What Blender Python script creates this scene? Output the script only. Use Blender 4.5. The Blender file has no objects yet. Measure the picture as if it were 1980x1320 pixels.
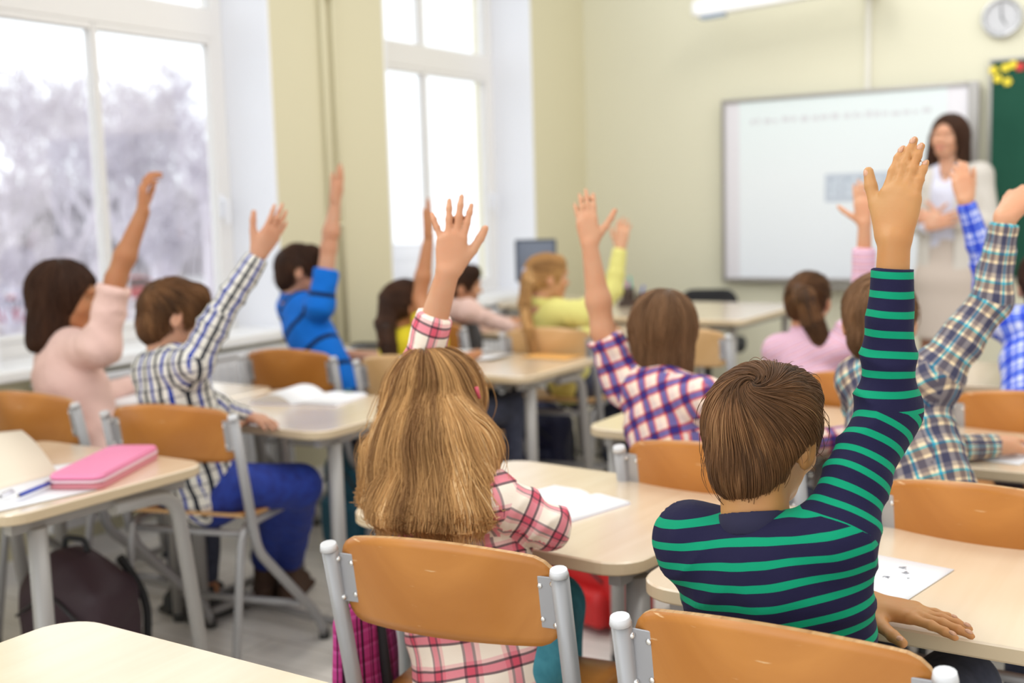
import bpy, bmesh, math, random
import numpy as np
from mathutils import Vector, Matrix

# ------------------------------------------------------------------ camera, world, light, exposure
S = bpy.context.scene
COL = S.collection
CAM = np.array([0.0, 0.0, 1.27])
FPX = 2213.0
RX = np.array([0.84598856, -0.03916243, -0.5317609])
RY = np.array([0.53246451, 0.11445145, 0.83867897])
RZ = np.array([-0.0280161, 0.99265662, -0.11767722])
R = np.stack([RX, RY, RZ])                     # world = R @ (right, up, forward)
cd = bpy.data.cameras.new('camera'); cam = bpy.data.objects.new('camera', cd); COL.objects.link(cam)
cam.matrix_world = Matrix([[R[i][0], R[i][1], -R[i][2], CAM[i]] for i in range(3)] + [[0, 0, 0, 1]])
cd.sensor_width = 36; cd.lens = 36 * FPX / 1980; cd.clip_end = 300; cd.clip_start = 0.02
cd.dof.use_dof = True; cd.dof.focus_distance = 1.5; cd.dof.aperture_fstop = 3.0
S.camera = cam

w = bpy.data.worlds.new('overcast_sky'); S.world = w; w.use_nodes = True
wn = w.node_tree.nodes; wl = w.node_tree.links
bg = wn['Background']
tc = wn.new('ShaderNodeTexCoord'); sx = wn.new('ShaderNodeSeparateXYZ'); wl.new(tc.outputs['Generated'], sx.inputs[0])
cr = wn.new('ShaderNodeValToRGB'); wl.new(sx.outputs['X'], cr.inputs[0])      # overcast sky, brighter towards the window side
cr.color_ramp.elements[0].position = 0.0; cr.color_ramp.elements[0].color = (0.90, 0.955, 1.0, 1)
cr.color_ramp.elements[1].position = 1.0; cr.color_ramp.elements[1].color = (1.0, 0.955, 0.88, 1)
mr = wn.new('ShaderNodeMapRange'); wl.new(sx.outputs['X'], mr.inputs[0])
mr.inputs[1].default_value = -0.9; mr.inputs[2].default_value = 0.6; mr.inputs[3].default_value = 1.45; mr.inputs[4].default_value = 0.72
mz = wn.new('ShaderNodeMapRange'); wl.new(sx.outputs['Z'], mz.inputs[0])                  # cloud deck slightly darker overhead
mz.inputs[1].default_value = 0.1; mz.inputs[2].default_value = 1.0; mz.inputs[3].default_value = 1.12; mz.inputs[4].default_value = 0.5
my = wn.new('ShaderNodeMapRange'); wl.new(sx.outputs['Y'], my.inputs[0]); my.inputs[1].default_value = -1.0; my.inputs[2].default_value = 0.3; my.inputs[3].default_value = 1.7; my.inputs[4].default_value = 1.0
m2 = wn.new('ShaderNodeMath'); m2.operation = 'MULTIPLY'; wl.new(my.outputs[0], m2.inputs[0]); wl.new(mz.outputs[0], m2.inputs[1])
mm = wn.new('ShaderNodeMath'); mm.operation = 'MULTIPLY'; wl.new(mr.outputs[0], mm.inputs[0]); wl.new(m2.outputs[0], mm.inputs[1])
wl.new(cr.outputs[0], bg.inputs['Color']); wl.new(mm.outputs[0], bg.inputs['Strength'])

FILL_XY = [(-1.8, 1.0), (-1.8, 3.0), (-1.8, 5.0), (.3, 1.0), (.3, 3.0), (.3, 5.0)]
def add_area(name, loc, target, sx_, sy_, energy, color):
    ld = bpy.data.lights.new(name, 'AREA'); ld.shape = 'RECTANGLE'; ld.size = sx_; ld.size_y = sy_
    ld.energy = energy; ld.color = color
    o = bpy.data.objects.new(name, ld); COL.objects.link(o); o.location = loc
    o.rotation_euler = (Vector(target) - Vector(loc)).to_track_quat('-Z', 'Y').to_euler()
    return o
for i_, (x_, y_) in enumerate(FILL_XY):                                                  # unseen overhead fill lights, added to brighten floor and desks
    add_area('overhead_fill_%d' % (i_ + 1), (x_, y_, 3.15), (x_, y_, 0), .3, 1.2, 13, (1, .96, .90))
sun = bpy.data.lights.new('sun_through_cloud', 'SUN'); sun.energy = 0.9; sun.angle = math.radians(50); sun.color = (1, 0.97, 0.92)
so = bpy.data.objects.new('sun_through_cloud', sun); COL.objects.link(so)
so.rotation_euler = Vector((1.0, 0.55, -0.95)).to_track_quat('-Z', 'Y').to_euler()
S.view_settings.view_transform = 'Standard'; S.view_settings.look = 'None'
S.view_settings.gamma = 1; S.view_settings.use_curve_mapping = False
S.view_settings.exposure = 0.26

# ------------------------------------------------------------------ small helpers
def ray(px, py): return R @ np.array([px - 990, 660 - py, FPX]) / FPX
def D(px, py, d): return CAM + ray(px, py) * d                    # point at camera depth d
def G(px, py, z=0.0):
    r = ray(px, py); return CAM + r * ((z - CAM[2]) / r[2])
def WX(px, py, x):
    r = ray(px, py); return CAM + r * (x / r[0])
def WY(px, py, y):
    r = ray(px, py); return CAM + r * (y / r[1])
def CV(x, y, z=0.0):
    v = R @ np.array([x, y, z], float); return v / np.linalg.norm(v)
def A(*v): return np.array(v, float)
def nrm(v): v = np.array(v, float); return v / (np.linalg.norm(v) + 1e-12)
UP = A(0, 0, 1)

MATS = {}
def mat(name, color, rough=0.5, metal=0.0, spec=0.5, sss=0.0, trans=0.0, emit=0.0, noise=None, bump=None, coat=0.0, sheen=0.0):
    if name in MATS: return MATS[name]
    m = bpy.data.materials.new(name); m.use_nodes = True; MATS[name] = m
    nt = m.node_tree; b = nt.nodes['Principled BSDF']
    b.inputs['Base Color'].default_value = (*color, 1); b.inputs['Roughness'].default_value = rough
    b.inputs['Metallic'].default_value = metal; b.inputs['Specular IOR Level'].default_value = spec
    b.inputs['Coat Weight'].default_value = coat; b.inputs['Sheen Weight'].default_value = sheen
    if sss:
        b.inputs['Subsurface Weight'].default_value = sss; b.inputs['Subsurface Radius'].default_value = (1, .35, .2)
        b.inputs['Subsurface Scale'].default_value = 0.012
    if trans: b.inputs['Transmission Weight'].default_value = trans
    if emit:
        b.inputs['Emission Color'].default_value = (*color, 1); b.inputs['Emission Strength'].default_value = emit
    if noise:   # (scale xyz, colour2, detail)
        t = nt.nodes.new('ShaderNodeTexCoord'); mp = nt.nodes.new('ShaderNodeMapping'); mp.inputs['Scale'].default_value = noise[0]
        n = nt.nodes.new('ShaderNodeTexNoise'); n.inputs['Scale'].default_value = 1.0; n.inputs['Detail'].default_value = noise[2]
        mx = nt.nodes.new('ShaderNodeMix'); mx.data_type = 'RGBA'
        mx.inputs[6].default_value = (*color, 1); mx.inputs[7].default_value = (*noise[1], 1)
        rp = nt.nodes.new('ShaderNodeMapRange'); rp.inputs[1].default_value = .35; rp.inputs[2].default_value = .65
        nt.links.new(t.outputs['Object'], mp.inputs[0]); nt.links.new(mp.outputs[0], n.inputs[0]); nt.links.new(n.outputs[0], rp.inputs[0])
        nt.links.new(rp.outputs[0], mx.inputs[0]); nt.links.new(mx.outputs[2], b.inputs['Base Color'])
    if bump:
        t = nt.nodes.new('ShaderNodeTexCoord'); n = nt.nodes.new('ShaderNodeTexNoise'); n.inputs['Scale'].default_value = bump[0]; n.inputs['Detail'].default_value = 3
        bp = nt.nodes.new('ShaderNodeBump'); bp.inputs['Strength'].default_value = bump[1]; bp.inputs['Distance'].default_value = .002
        nt.links.new(t.outputs['Object'], n.inputs[0]); nt.links.new(n.outputs[0], bp.inputs['Height']); nt.links.new(bp.outputs[0], b.inputs['Normal'])
    return m

def cloth(name, us=None, vs=None, up=.05, vp=.05, rough=0.85, base=(.5, .5, .5), bump=.25, mul=False):
    """woven pattern read from the garment's own (u, v) in metres; us / vs = [(start, colour), ...] over one repeat"""
    m = bpy.data.materials.new(name); m.use_nodes = True; nt = m.node_tree; b = nt.nodes['Principled BSDF']
    b.inputs['Roughness'].default_value = rough; b.inputs['Specular IOR Level'].default_value = .2; b.inputs['Sheen Weight'].default_value = .02
    at = nt.nodes.new('ShaderNodeAttribute'); at.attribute_name = 'pat'
    at2 = nt.nodes.new('ShaderNodeAttribute'); at2.attribute_name = 'pat2'; s0 = nt.nodes.new('ShaderNodeSeparateXYZ'); nt.links.new(at.outputs['Vector'], s0.inputs[0])
    gt = nt.nodes.new('ShaderNodeMath'); gt.operation = 'GREATER_THAN'; gt.inputs[1].default_value = 0; nt.links.new(s0.outputs[2], gt.inputs[0])
    mv = nt.nodes.new('ShaderNodeMix'); mv.data_type = 'VECTOR'; nt.links.new(gt.outputs[0], mv.inputs[0]); nt.links.new(at.outputs['Vector'], mv.inputs[4]); nt.links.new(at2.outputs['Vector'], mv.inputs[5])
    sp = nt.nodes.new('ShaderNodeSeparateXYZ'); nt.links.new(mv.outputs[1], sp.inputs[0])
    def ramp(src, period, stops):
        d = nt.nodes.new('ShaderNodeMath'); d.operation = 'DIVIDE'; d.inputs[1].default_value = period
        f = nt.nodes.new('ShaderNodeMath'); f.operation = 'FRACT'
        r = nt.nodes.new('ShaderNodeValToRGB'); r.color_ramp.interpolation = 'CONSTANT'
        nt.links.new(src, d.inputs[0]); nt.links.new(d.outputs[0], f.inputs[0]); nt.links.new(f.outputs[0], r.inputs[0])
        e = r.color_ramp.elements
        while len(e) < len(stops): e.new(0.99)
        for k, (p, c) in enumerate(stops): e[k].position = p
        for k, (p, c) in enumerate(stops): e[k].position = p; e[k].color = (*c, 1)
        if len(stops) == 1: e[1].color = (*stops[0][1], 1)
        return r.outputs[0]
    if us and vs:
        mx = nt.nodes.new('ShaderNodeMix'); mx.data_type = 'RGBA'; mx.inputs[0].default_value = 1.0 if mul else .5; mx.blend_type = 'MULTIPLY' if mul else 'MIX'
        nt.links.new(ramp(sp.outputs[0], up, us), mx.inputs[6]); nt.links.new(ramp(sp.outputs[1], vp, vs), mx.inputs[7])
        out = mx.outputs[2]
    elif vs: out = ramp(sp.outputs[1], vp, vs)
    else: out = None
    if out: nt.links.new(out, b.inputs['Base Color'])
    else: b.inputs['Base Color'].default_value = (*base, 1)
    t = nt.nodes.new('ShaderNodeTexCoord'); n = nt.nodes.new('ShaderNodeTexNoise'); n.inputs['Scale'].default_value = 28; n.inputs['Detail'].default_value = 4
    bp = nt.nodes.new('ShaderNodeBump'); bp.inputs['Strength'].default_value = bump; bp.inputs['Distance'].default_value = .01
    nt.links.new(t.outputs['Object'], n.inputs[0]); nt.links.new(n.outputs[0], bp.inputs['Height']); nt.links.new(bp.outputs[0], b.inputs['Normal'])
    return m

def tag(o, label=None, cat=None, group=None, kind=None):
    if label: o['label'] = label
    if cat: o['category'] = cat
    if group: o['group'] = group
    if kind: o['kind'] = kind
    return o
def empty(name, loc, rz=0.0, label=None, cat=None, group=None):
    o = bpy.data.objects.new(name, None); COL.objects.link(o); o.location = loc; o.rotation_euler = (0, 0, rz); o.empty_display_size = .05
    return tag(o, label, cat, group)
def raw_obj(name, V, F, m, parent=None, smooth=True, mi=None):
    me = bpy.data.meshes.new(name); me.from_pydata([tuple(map(float, v)) for v in V], [], [tuple(map(int, f)) for f in F])
    for k in (m if isinstance(m, (list, tuple)) else [m]): me.materials.append(k)
    if smooth: me.polygons.foreach_set('use_smooth', [True] * len(me.polygons))
    if mi is not None: me.polygons.foreach_set('material_index', [int(k) for k in mi])
    me.update(); o = bpy.data.objects.new(name, me); COL.objects.link(o)
    if parent is not None: o.parent = parent
    return o
class MB:                                       # collects shapes and links them as ONE mesh
    def __init__(s): s.V = []; s.F = []; s.S = []; s.M = []
    def add(s, V, F, smooth=False, mi=0):
        n = len(s.V); s.V += [tuple(map(float, v)) for v in V]; s.F += [tuple(n + int(k) for k in f) for f in F]; s.S += [smooth] * len(F); s.M += [mi] * len(F); return s
    def box(s, lo, hi, mi=0, M=None):
        x0, y0, z0 = lo; x1, y1, z1 = hi
        V = [(x0,y0,z0),(x1,y0,z0),(x1,y1,z0),(x0,y1,z0),(x0,y0,z1),(x1,y0,z1),(x1,y1,z1),(x0,y1,z1)]
        if M is not None: V = [tuple(M @ Vector(v)) for v in V]
        return s.add(V, [(0,3,2,1),(4,5,6,7),(0,1,5,4),(1,2,6,5),(2,3,7,6),(3,0,4,7)], False, mi)
    def tube(s, pts, r, seg=12, fillet=0.0, caps=True, mi=0, sq=1.0):
        P = [np.array(p, float) for p in pts]
        if fillet and len(P) > 2:
            Q = [P[0]]
            for a, b, c in zip(P[:-2], P[1:-1], P[2:]):
                u = a - b; v = c - b; lu = np.linalg.norm(u); lv = np.linalg.norm(v); f = min(fillet, lu * .45, lv * .45)
                p0 = b + u / lu * f; p1 = b + v / lv * f
                for k in range(7):
                    t = k / 6; Q.append((1 - t) ** 2 * p0 + 2 * t * (1 - t) * b + t * t * p1)
            Q.append(P[-1]); P = Q
        rr = r if isinstance(r, (list, tuple, np.ndarray)) else [r] * len(P)
        V = []; n = len(P); prev = None
        for i in range(n):
            t = nrm(P[min(i + 1, n - 1)] - P[max(i - 1, 0)])
            ref = prev if prev is not None else (A(0, 0, 1) if abs(t[2]) < .9 else A(1, 0, 0))
            x = nrm(ref - t * ref.dot(t)); prev = x; y = np.cross(t, x)
            for k in range(seg):
                a = 2 * math.pi * k / seg; V.append(P[i] + x * math.cos(a) * rr[i] * sq + y * math.sin(a) * rr[i])
        F = [(i * seg + k, i * seg + (k + 1) % seg, (i + 1) * seg + (k + 1) % seg, (i + 1) * seg + k) for i in range(n - 1) for k in range(seg)]
        s.add(V, F, True, mi)
        if caps:
            m = len(s.V) - len(V); s.F += [tuple(m + k for k in range(seg))[::-1], tuple(m + (n - 1) * seg + k for k in range(seg))]; s.S += [False] * 2; s.M += [mi] * 2
        return s
    def prism(s, poly, z0, z1, mi=0, f=None, bev=0.0):            # poly in xy, extruded in z; f maps a point
        n = len(poly); L = []
        if bev:
            c = np.mean(np.array(poly), 0)
            def inset(q): v = np.array(q) - c; l = np.linalg.norm(v); return c + v * (1 - bev / l)
            pi = [inset(q) for q in poly]
            L = [(pi, z0), (poly, z0 + bev), (poly, z1 - bev), (pi, z1)]
        else: L = [(poly, z0), (poly, z1)]
        V = [(p[0], p[1], z) for q, z in L for p in q]
        if f: V = [f(v) for v in V]
        F = [(i * n + k, i * n + (k + 1) % n, (i + 1) * n + (k + 1) % n, (i + 1) * n + k) for i in range(len(L) - 1) for k in range(n)]
        F += [tuple(range(n))[::-1], tuple((len(L) - 1) * n + k for k in range(n))]
        return s.add(V, F, False, mi)
    def sphere(s, c, r, seg=12, mi=0, R3=None):
        r = np.array(r if hasattr(r, '__len__') else (r, r, r), float); V = []; F = []
        for i in range(seg // 2 + 1):
            th = math.pi * i / (seg // 2)
            for k in range(seg):
                ph = 2 * math.pi * k / seg; v = A(math.sin(th) * math.cos(ph), math.sin(th) * math.sin(ph), math.cos(th)) * r
                V.append(np.array(c) + (v if R3 is None else R3 @ v))
        for i in range(seg // 2):
            for k in range(seg):
                a, b, cc, d = i * seg + k, i * seg + (k + 1) % seg, (i + 1) * seg + (k + 1) % seg, (i + 1) * seg + k
                F.append((a, d, cc, b))
        return s.add(V, F, True, mi)
    def build(s, name, m, parent=None, loc=None):
        o = raw_obj(name, s.V, s.F, m, parent, False, s.M)
        o.data.polygons.foreach_set('use_smooth', s.S)
        if loc is not None: o.location = loc
        return o
def rrect(x0, y0, x1, y1, r, n=6):
    P = []
    for cx, cy, a0 in ((x1 - r, y1 - r, 0), (x0 + r, y1 - r, 90), (x0 + r, y0 + r, 180), (x1 - r, y0 + r, 270)):
        for k in range(n + 1):
            a = math.radians(a0 + 90 * k / n); P.append((cx + r * math.cos(a), cy + r * math.sin(a)))
    return P
def bevel(o, wd=.003, seg=2):
    m = o.modifiers.new('bevel', 'BEVEL'); m.width = wd; m.segments = seg; m.limit_method = 'ANGLE'; m.angle_limit = .6; return o
def kids_of(o): return list(o.children)
def copy_tree(o, parent=None):
    c = o.copy(); COL.objects.link(c)
    if parent is not None: c.parent = parent
    for ch in kids_of(o): copy_tree(ch, c)
    return c

# ------------------------------------------------------------------ the room
XW, XG, YF = -3.60, -3.90, 6.64
m_wall = mat('cream_wall_paint', (.665, .625, .45), .75, spec=.2, bump=(90, .05))
m_wallf = mat('pale_front_wall_paint', (.68, .655, .51), .8, spec=.2, bump=(90, .05))
m_reveal = mat('white_reveal_paint', (.84, .86, .92), .7)
m_pvc = mat('white_window_plastic', (.80, .79, .78), .35)
m_glass = mat('window_glass', (1, 1, 1), .0, trans=1.0)
def floor_material():
    m = bpy.data.materials.new('vinyl_plank_floor'); m.use_nodes = True; nt = m.node_tree; b = nt.nodes['Principled BSDF']
    t = nt.nodes.new('ShaderNodeTexCoord'); mp = nt.nodes.new('ShaderNodeMapping'); mp.inputs['Rotation'].default_value = (0, 0, 0)
    br = nt.nodes.new('ShaderNodeTexBrick'); br.inputs['Scale'].default_value = 1; br.inputs['Brick Width'].default_value = 1.2; br.inputs['Row Height'].default_value = .15
    br.inputs['Mortar Size'].default_value = .003; br.inputs['Color1'].default_value = (.86, .81, .74, 1); br.inputs['Color2'].default_value = (.90, .86, .80, 1); br.inputs['Mortar'].default_value = (.55, .50, .44, 1)
    n = nt.nodes.new('ShaderNodeTexNoise'); n.inputs['Scale'].default_value = 3; n.inputs['Detail'].default_value = 5
    mp2 = nt.nodes.new('ShaderNodeMapping'); mp2.inputs['Scale'].default_value = (.8, 12, 1)
    mx = nt.nodes.new('ShaderNodeMix'); mx.data_type = 'RGBA'; mx.blend_type = 'MULTIPLY'; mx.inputs[0].default_value = .35
    L = nt.links.new
    L(t.outputs['Object'], mp.inputs[0]); L(mp.outputs[0], br.inputs[0]); L(t.outputs['Object'], mp2.inputs[0]); L(mp2.outputs[0], n.inputs[0])
    L(br.outputs[0], mx.inputs[6]); L(n.outputs[0], mx.inputs[7]); L(mx.outputs[2], b.inputs['Base Color'])
    b.inputs['Roughness'].default_value = .28; b.inputs['Specular IOR Level'].default_value = .5
    return m
tag(MB().box((XW - .3, -2.6, -.2), (3.2, YF, 0)).build('floor', floor_material()), 'pale grey beige plank floor', kind='structure')
WINS = [(.15, 1.56), (2.36, 3.77), (4.57, 5.98)]
ZS, ZT = .755, 3.0
def wall_left():
    b = MB(); prev = -2.6
    for y0, y1 in WINS:
        b.box((XW - .42, prev, 0), (XW, y0, 3.2)); b.box((XW - .42, y0, 0), (XW, y1, ZS - .04)); b.box((XW - .42, y0, ZT), (XW, y1, 3.2)); prev = y1
    b.box((XW - .42, prev, 0), (XW, YF + .2, 3.2))
    return b.build('wall_left', m_wall)
tag(wall_left(), 'cream painted wall with tall windows', kind='structure')
tag(MB().box((XW, YF, 0), (3.2, YF + .2, 3.2)).build('wall_front', m_wallf), 'pale cream front wall behind the boards', kind='structure')
# white plastered reveals lining the openings
for i, (y0, y1) in enumerate(WINS):
    b = MB(); b.box((XG, y0 - .002, ZS - .04), (XW + .002, y0 + .012, ZT)); b.box((XG, y1 - .012, ZS - .04), (XW + .002, y1 + .002, ZT)); b.box((XG, y0, ZT - .012), (XW + .002, y1, ZT + .002))
    tag(b.build('trim_%d' % (i + 1), m_reveal), 'white plaster window reveal', kind='structure')
    W = empty('window_%d' % (i + 1), (XG, y0, ZS)); tag(W, 'tall white plastic window with a fixed light above the casements', kind='structure')
    wd = y1 - y0; h = ZT - ZS; f = .07; ztr = 2.04 - ZS
    fr = MB()
    fr.box((-.04, .012, 0), (.03, f, h)); fr.box((-.04, wd - f, 0), (.03, wd - .012, h)); fr.box((-.04, f, 0), (.03, wd - f, .055)); fr.box((-.04, f, h - f), (.03, wd - f, h))
    fr.box((-.045, f, ztr), (.035, wd - f, ztr + .13)); fr.box((-.03, wd / 2 - .02, ztr + .13), (.025, wd / 2 + .02, h - f))
    bevel(fr.build('window_frame', m_pvc, W), .006)
    for k, (a, c) in enumerate(((f, wd / 2 - .001), (wd / 2 + .001, wd - f))):
        sb = MB(); s = .028 if True else 0
        lo, hi = .055, ztr
        sl_ = s if k == 0 else .014; sr_ = s if k == 1 else .014; sb.box((-.02, a, lo), (.035, a + sl_, hi)); sb.box((-.02, c - sr_, lo), (.035, c, hi)); sb.box((-.02, a + sl_, lo), (.035, c - sr_, lo + s)); sb.box((-.02, a + sl_, hi - s), (.035, c - sr_, hi))
        bevel(sb.build('sash', m_pvc, W), .005)
    MB().box((-.006, f, .05), (.0, wd - f, h - f)).build('pane', m_glass, W)
    hb = MB(); hb.box((.035, wd - f - .024, .50), (.045, wd - f - .002, .60)); hb.tube([(.045, wd - f - .013, .575), (.075, wd - f - .013, .575), (.078, wd - f - .013, .47)], .009, 10, .012)
    bevel(hb.build('handle', m_reveal, W), .002)
    tag(bevel(MB().box((XG + .03, y0 - .05, ZS - .04), (XW + .07, y1 + .05, ZS)).build('trim_%d' % (i + 11), mat('window_sill_laminate', (.88, .88, .88), .3)), .008), 'white window sill board', kind='structure')
tag(MB().box((XW, -2.6, 0), (XW + .015, YF, .08)).build('baseboard_left', m_pvc), 'white skirting board', kind='structure')
tag(MB().box((XW + .015, YF - .015, 0), (3.2, YF, .08)).build('baseboard_front', m_pvc), 'white skirting board', kind='structure')
# radiators under the windows
def radiator(y0, y1, label):
    r = empty('radiator', (XW + .02, (y0 + y1) / 2, .16), 0, label, 'radiator', 'radiators under the windows'); h = (y1 - y0) / 2
    m = mat('white_radiator_enamel', (.82, .82, .84), .35)
    b = MB(); b.box((.055, -h, 0), (.075, h, .52)); n = int(2 * h / .045)
    for k in range(n):
        y = -h + .02 + k * (2 * h - .04) / (n - 1); b.box((.075, y - .012, .03), (.083, y + .012, .49))
    bevel(b.build('panel', m, r), .003)
    MB().box((.01, -h + .01, .52), (.085, h - .01, .535)).build('top_grille', m, r)
    MB().box((0, -h + .05, .1), (.055, -h + .09, .4)).box((0, h - .09, .1), (.055, h - .05, .4)).build('bracket', m, r)
radiator(2.45, 3.70, 'white panel radiator under the nearer tall window')
radiator(4.65, 5.90, 'white panel radiator under the farther tall window')
# pipes on the pier
b = MB()
for dy in (0, .075): b.tube([(XW + .02, 4.10 + dy, .6), (XW + .02, 4.10 + dy, 3.19)], .011, 10)
for z in (1.2, 2.25): b.box((XW, 4.085, z), (XW + .034, 4.19, z + .015))
tag(b.build('heating_pipe', m_wall), 'pair of cream painted heating pipes running up the wall pier', 'pipe')

# ------------------------------------------------------------------ signed distance modelling, for people, clothes, hair and bags
class Prim: pass
def cap(a, b, ra, rb=None, k=.012, sub=False, cut=None, bone=None):
    p = Prim(); p.a = np.array(a, float); p.b = np.array(b, float); p.ra = ra; p.rb = ra if rb is None else rb; p.k = k; p.sub = sub; p.cut = cut or []; p.bone = bone
    r = max(p.ra, p.rb); p.lo = np.minimum(p.a - r, p.b - r); p.hi = np.maximum(p.a + r, p.b + r)
    def f(P):
        pa = P - p.a; ba = p.b - p.a; t = np.clip(pa @ ba / (ba @ ba + 1e-12), 0, 1)
        return np.sqrt(((pa - t[:, None] * ba) ** 2).sum(1)) - (p.ra + (p.rb - p.ra) * t)
    p.f = f; return p
def ell(c, r, B=None, k=.012, sub=False, cut=None, bone=None):
    p = Prim(); p.c = np.array(c, float); r = np.array(r, float); B = np.eye(3) if B is None else np.array(B, float); p.k = k; p.sub = sub; p.cut = cut or []; p.bone = bone
    e = np.sqrt(((B * r[:, None]) ** 2).sum(0)); p.lo = p.c - e; p.hi = p.c + e
    def f(P):
        q = (P - p.c) @ B.T; k0 = np.sqrt(((q / r) ** 2).sum(1)); k1 = np.sqrt(((q / r ** 2) ** 2).sum(1)) + 1e-9
        return np.where(k0 < .3, -r.min() * (1 - k0), k0 * (k0 - 1) / k1)
    p.f = f; return p
def ecap(a, b, s, ra, rb, k=.02, sub=False, cut=None, bone=None):
    """tapered rod with an elliptical section: ra, rb = (half width along s, half depth)"""
    p = Prim(); a = np.array(a, float); b = np.array(b, float); t = nrm(b - a); s = nrm(np.array(s, float) - t * np.dot(s, t)); d = np.cross(t, s); L = np.linalg.norm(b - a)
    p.k = k; p.sub = sub; p.cut = cut or []; p.bone = bone; m = max(*ra, *rb); p.lo = np.minimum(a, b) - m; p.hi = np.maximum(a, b) + m
    def f(P):
        q = P - a; x = q @ t; h = np.clip(x / L, 0, 1); rs = ra[0] + (rb[0] - ra[0]) * h; rd = ra[1] + (rb[1] - ra[1]) * h; e = x - h * L
        mn = np.minimum(rs, rd); u = q @ s / rs; v = q @ d / rd; ww = e / mn
        k0 = np.sqrt(u * u + v * v + ww * ww); k1 = np.sqrt((u / rs) ** 2 + (v / rd) ** 2 + (ww / mn) ** 2) + 1e-9
        return np.where(k0 < .3, -mn * (1 - k0), k0 * (k0 - 1) / k1)
    p.f = f; return p
def box_p(c, h, B=None, r=.01, k=.01, sub=False, cut=None, bone=None):
    p = Prim(); c = np.array(c, float); h = np.array(h, float); B = np.eye(3) if B is None else np.array(B, float); p.k = k; p.sub = sub; p.cut = cut or []; p.bone = bone
    e = np.abs(B * h[:, None]).sum(0); p.lo = c - e; p.hi = c + e
    def f(P):
        q = np.abs((P - c) @ B.T) - h + r; return np.sqrt((np.maximum(q, 0) ** 2).sum(1)) + np.minimum(q.max(1), 0) - r
    p.f = f; return p
def smin(a, b, k):
    h = np.clip(.5 + .5 * (b - a) / k, 0, 1); return b * (1 - h) + a * h - k * h * (1 - h)
def fold(d, v, p):
    for q0, n in p.cut: pass
    if p.sub: return -smin(-d, v, p.k)
    return smin(d, v, p.k)
def pval(p, P):
    v = p.f(P)
    for q0, n in p.cut: v = np.maximum(v, (P - q0) @ n)
    return v
def sdf_eval(prims, P):
    d = np.full(len(P), 1e3)
    for p in prims: d = fold(d, pval(p, P), p)
    return d
def sdf_grad(prims, P, e=.002):
    g = np.stack([sdf_eval(prims, P + e * np.eye(3)[i]) - sdf_eval(prims, P - e * np.eye(3)[i]) for i in range(3)], 1)
    return g / (np.linalg.norm(g, axis=1, keepdims=True) + 1e-9)
def surf(prims, h, warp=None):
    """surface nets over the smooth union of the shapes"""
    pos = [p for p in prims if not p.sub]
    lo = np.min([p.lo for p in pos], 0) - 4 * h; hi = np.max([p.hi for p in pos], 0) + 4 * h
    n = np.ceil((hi - lo) / h).astype(int) + 1; V = np.full(n, 1.0)
    ax = [lo[i] + h * np.arange(n[i]) for i in range(3)]
    for p in prims:
        pad = p.k * 1.2 + 3 * h
        i0 = np.clip(np.floor((p.lo - pad - lo) / h).astype(int), 0, n - 1); i1 = np.clip(np.ceil((p.hi + pad - lo) / h).astype(int) + 1, 1, n)
        if np.any(i1 <= i0): continue
        gx, gy, gz = np.meshgrid(ax[0][i0[0]:i1[0]], ax[1][i0[1]:i1[1]], ax[2][i0[2]:i1[2]], indexing='ij')
        P = np.stack([gx.ravel(), gy.ravel(), gz.ravel()], 1)
        if warp is not None: P = warp(P)
        sl = tuple(slice(i0[i], i1[i]) for i in range(3)); sub = V[sl]
        V[sl] = fold(sub.ravel(), pval(p, P), p).reshape(sub.shape)
    V = np.where(V == 0, 1e-9, V)
    C = n - 1; cnt = np.zeros(C, np.int32); acc = np.zeros((*C, 3))
    sl = lambda o: tuple(slice(o[i], o[i] + C[i]) for i in range(3))
    corners = [(i, j, k) for i in (0, 1) for j in (0, 1) for k in (0, 1)]
    for c in corners:
        for axis in range(3):
            if c[axis]: continue
            e = list(c); e[axis] = 1; a = V[sl(c)]; b = V[sl(e)]; m = (a < 0) != (b < 0)
            if not m.any(): continue
            t = a[m] / (a[m] - b[m]); cnt[m] += 1
            q = np.tile(np.array(c, float), (m.sum(), 1)); q[:, axis] += t; acc[m] += q
    act = np.argwhere(cnt > 0); idx = -np.ones(C, np.int64); idx[tuple(act.T)] = np.arange(len(act))
    VT = lo + h * (act + acc[tuple(act.T)] / cnt[tuple(act.T)][:, None])
    Fs = []
    for axis in range(3):
        s0 = [slice(1, C[i]) for i in range(3)]; s1 = list(s0)
        s0[axis] = slice(0, C[axis]); s1[axis] = slice(1, C[axis] + 1)
        a = V[tuple(s0)]; b = V[tuple(s1)]; m = (a < 0) != (b < 0); P = np.argwhere(m)
        if not len(P): continue
        off = np.array([1, 1, 1]); off[axis] = 0; P = P + off; u, v = (axis + 1) % 3, (axis + 2) % 3
        du = np.zeros(3, int); du[u] = 1; dv = np.zeros(3, int); dv[v] = 1
        q = np.stack([idx[tuple((P - du - dv).T)], idx[tuple((P - dv).T)], idx[tuple(P.T)], idx[tuple((P - du).T)]], 1)
        fl = a[m] > 0; q[fl] = q[fl][:, ::-1]; Fs.append(q)
    F = np.concatenate(Fs); F = F[(F >= 0).all(1)]
    return VT, F
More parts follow.
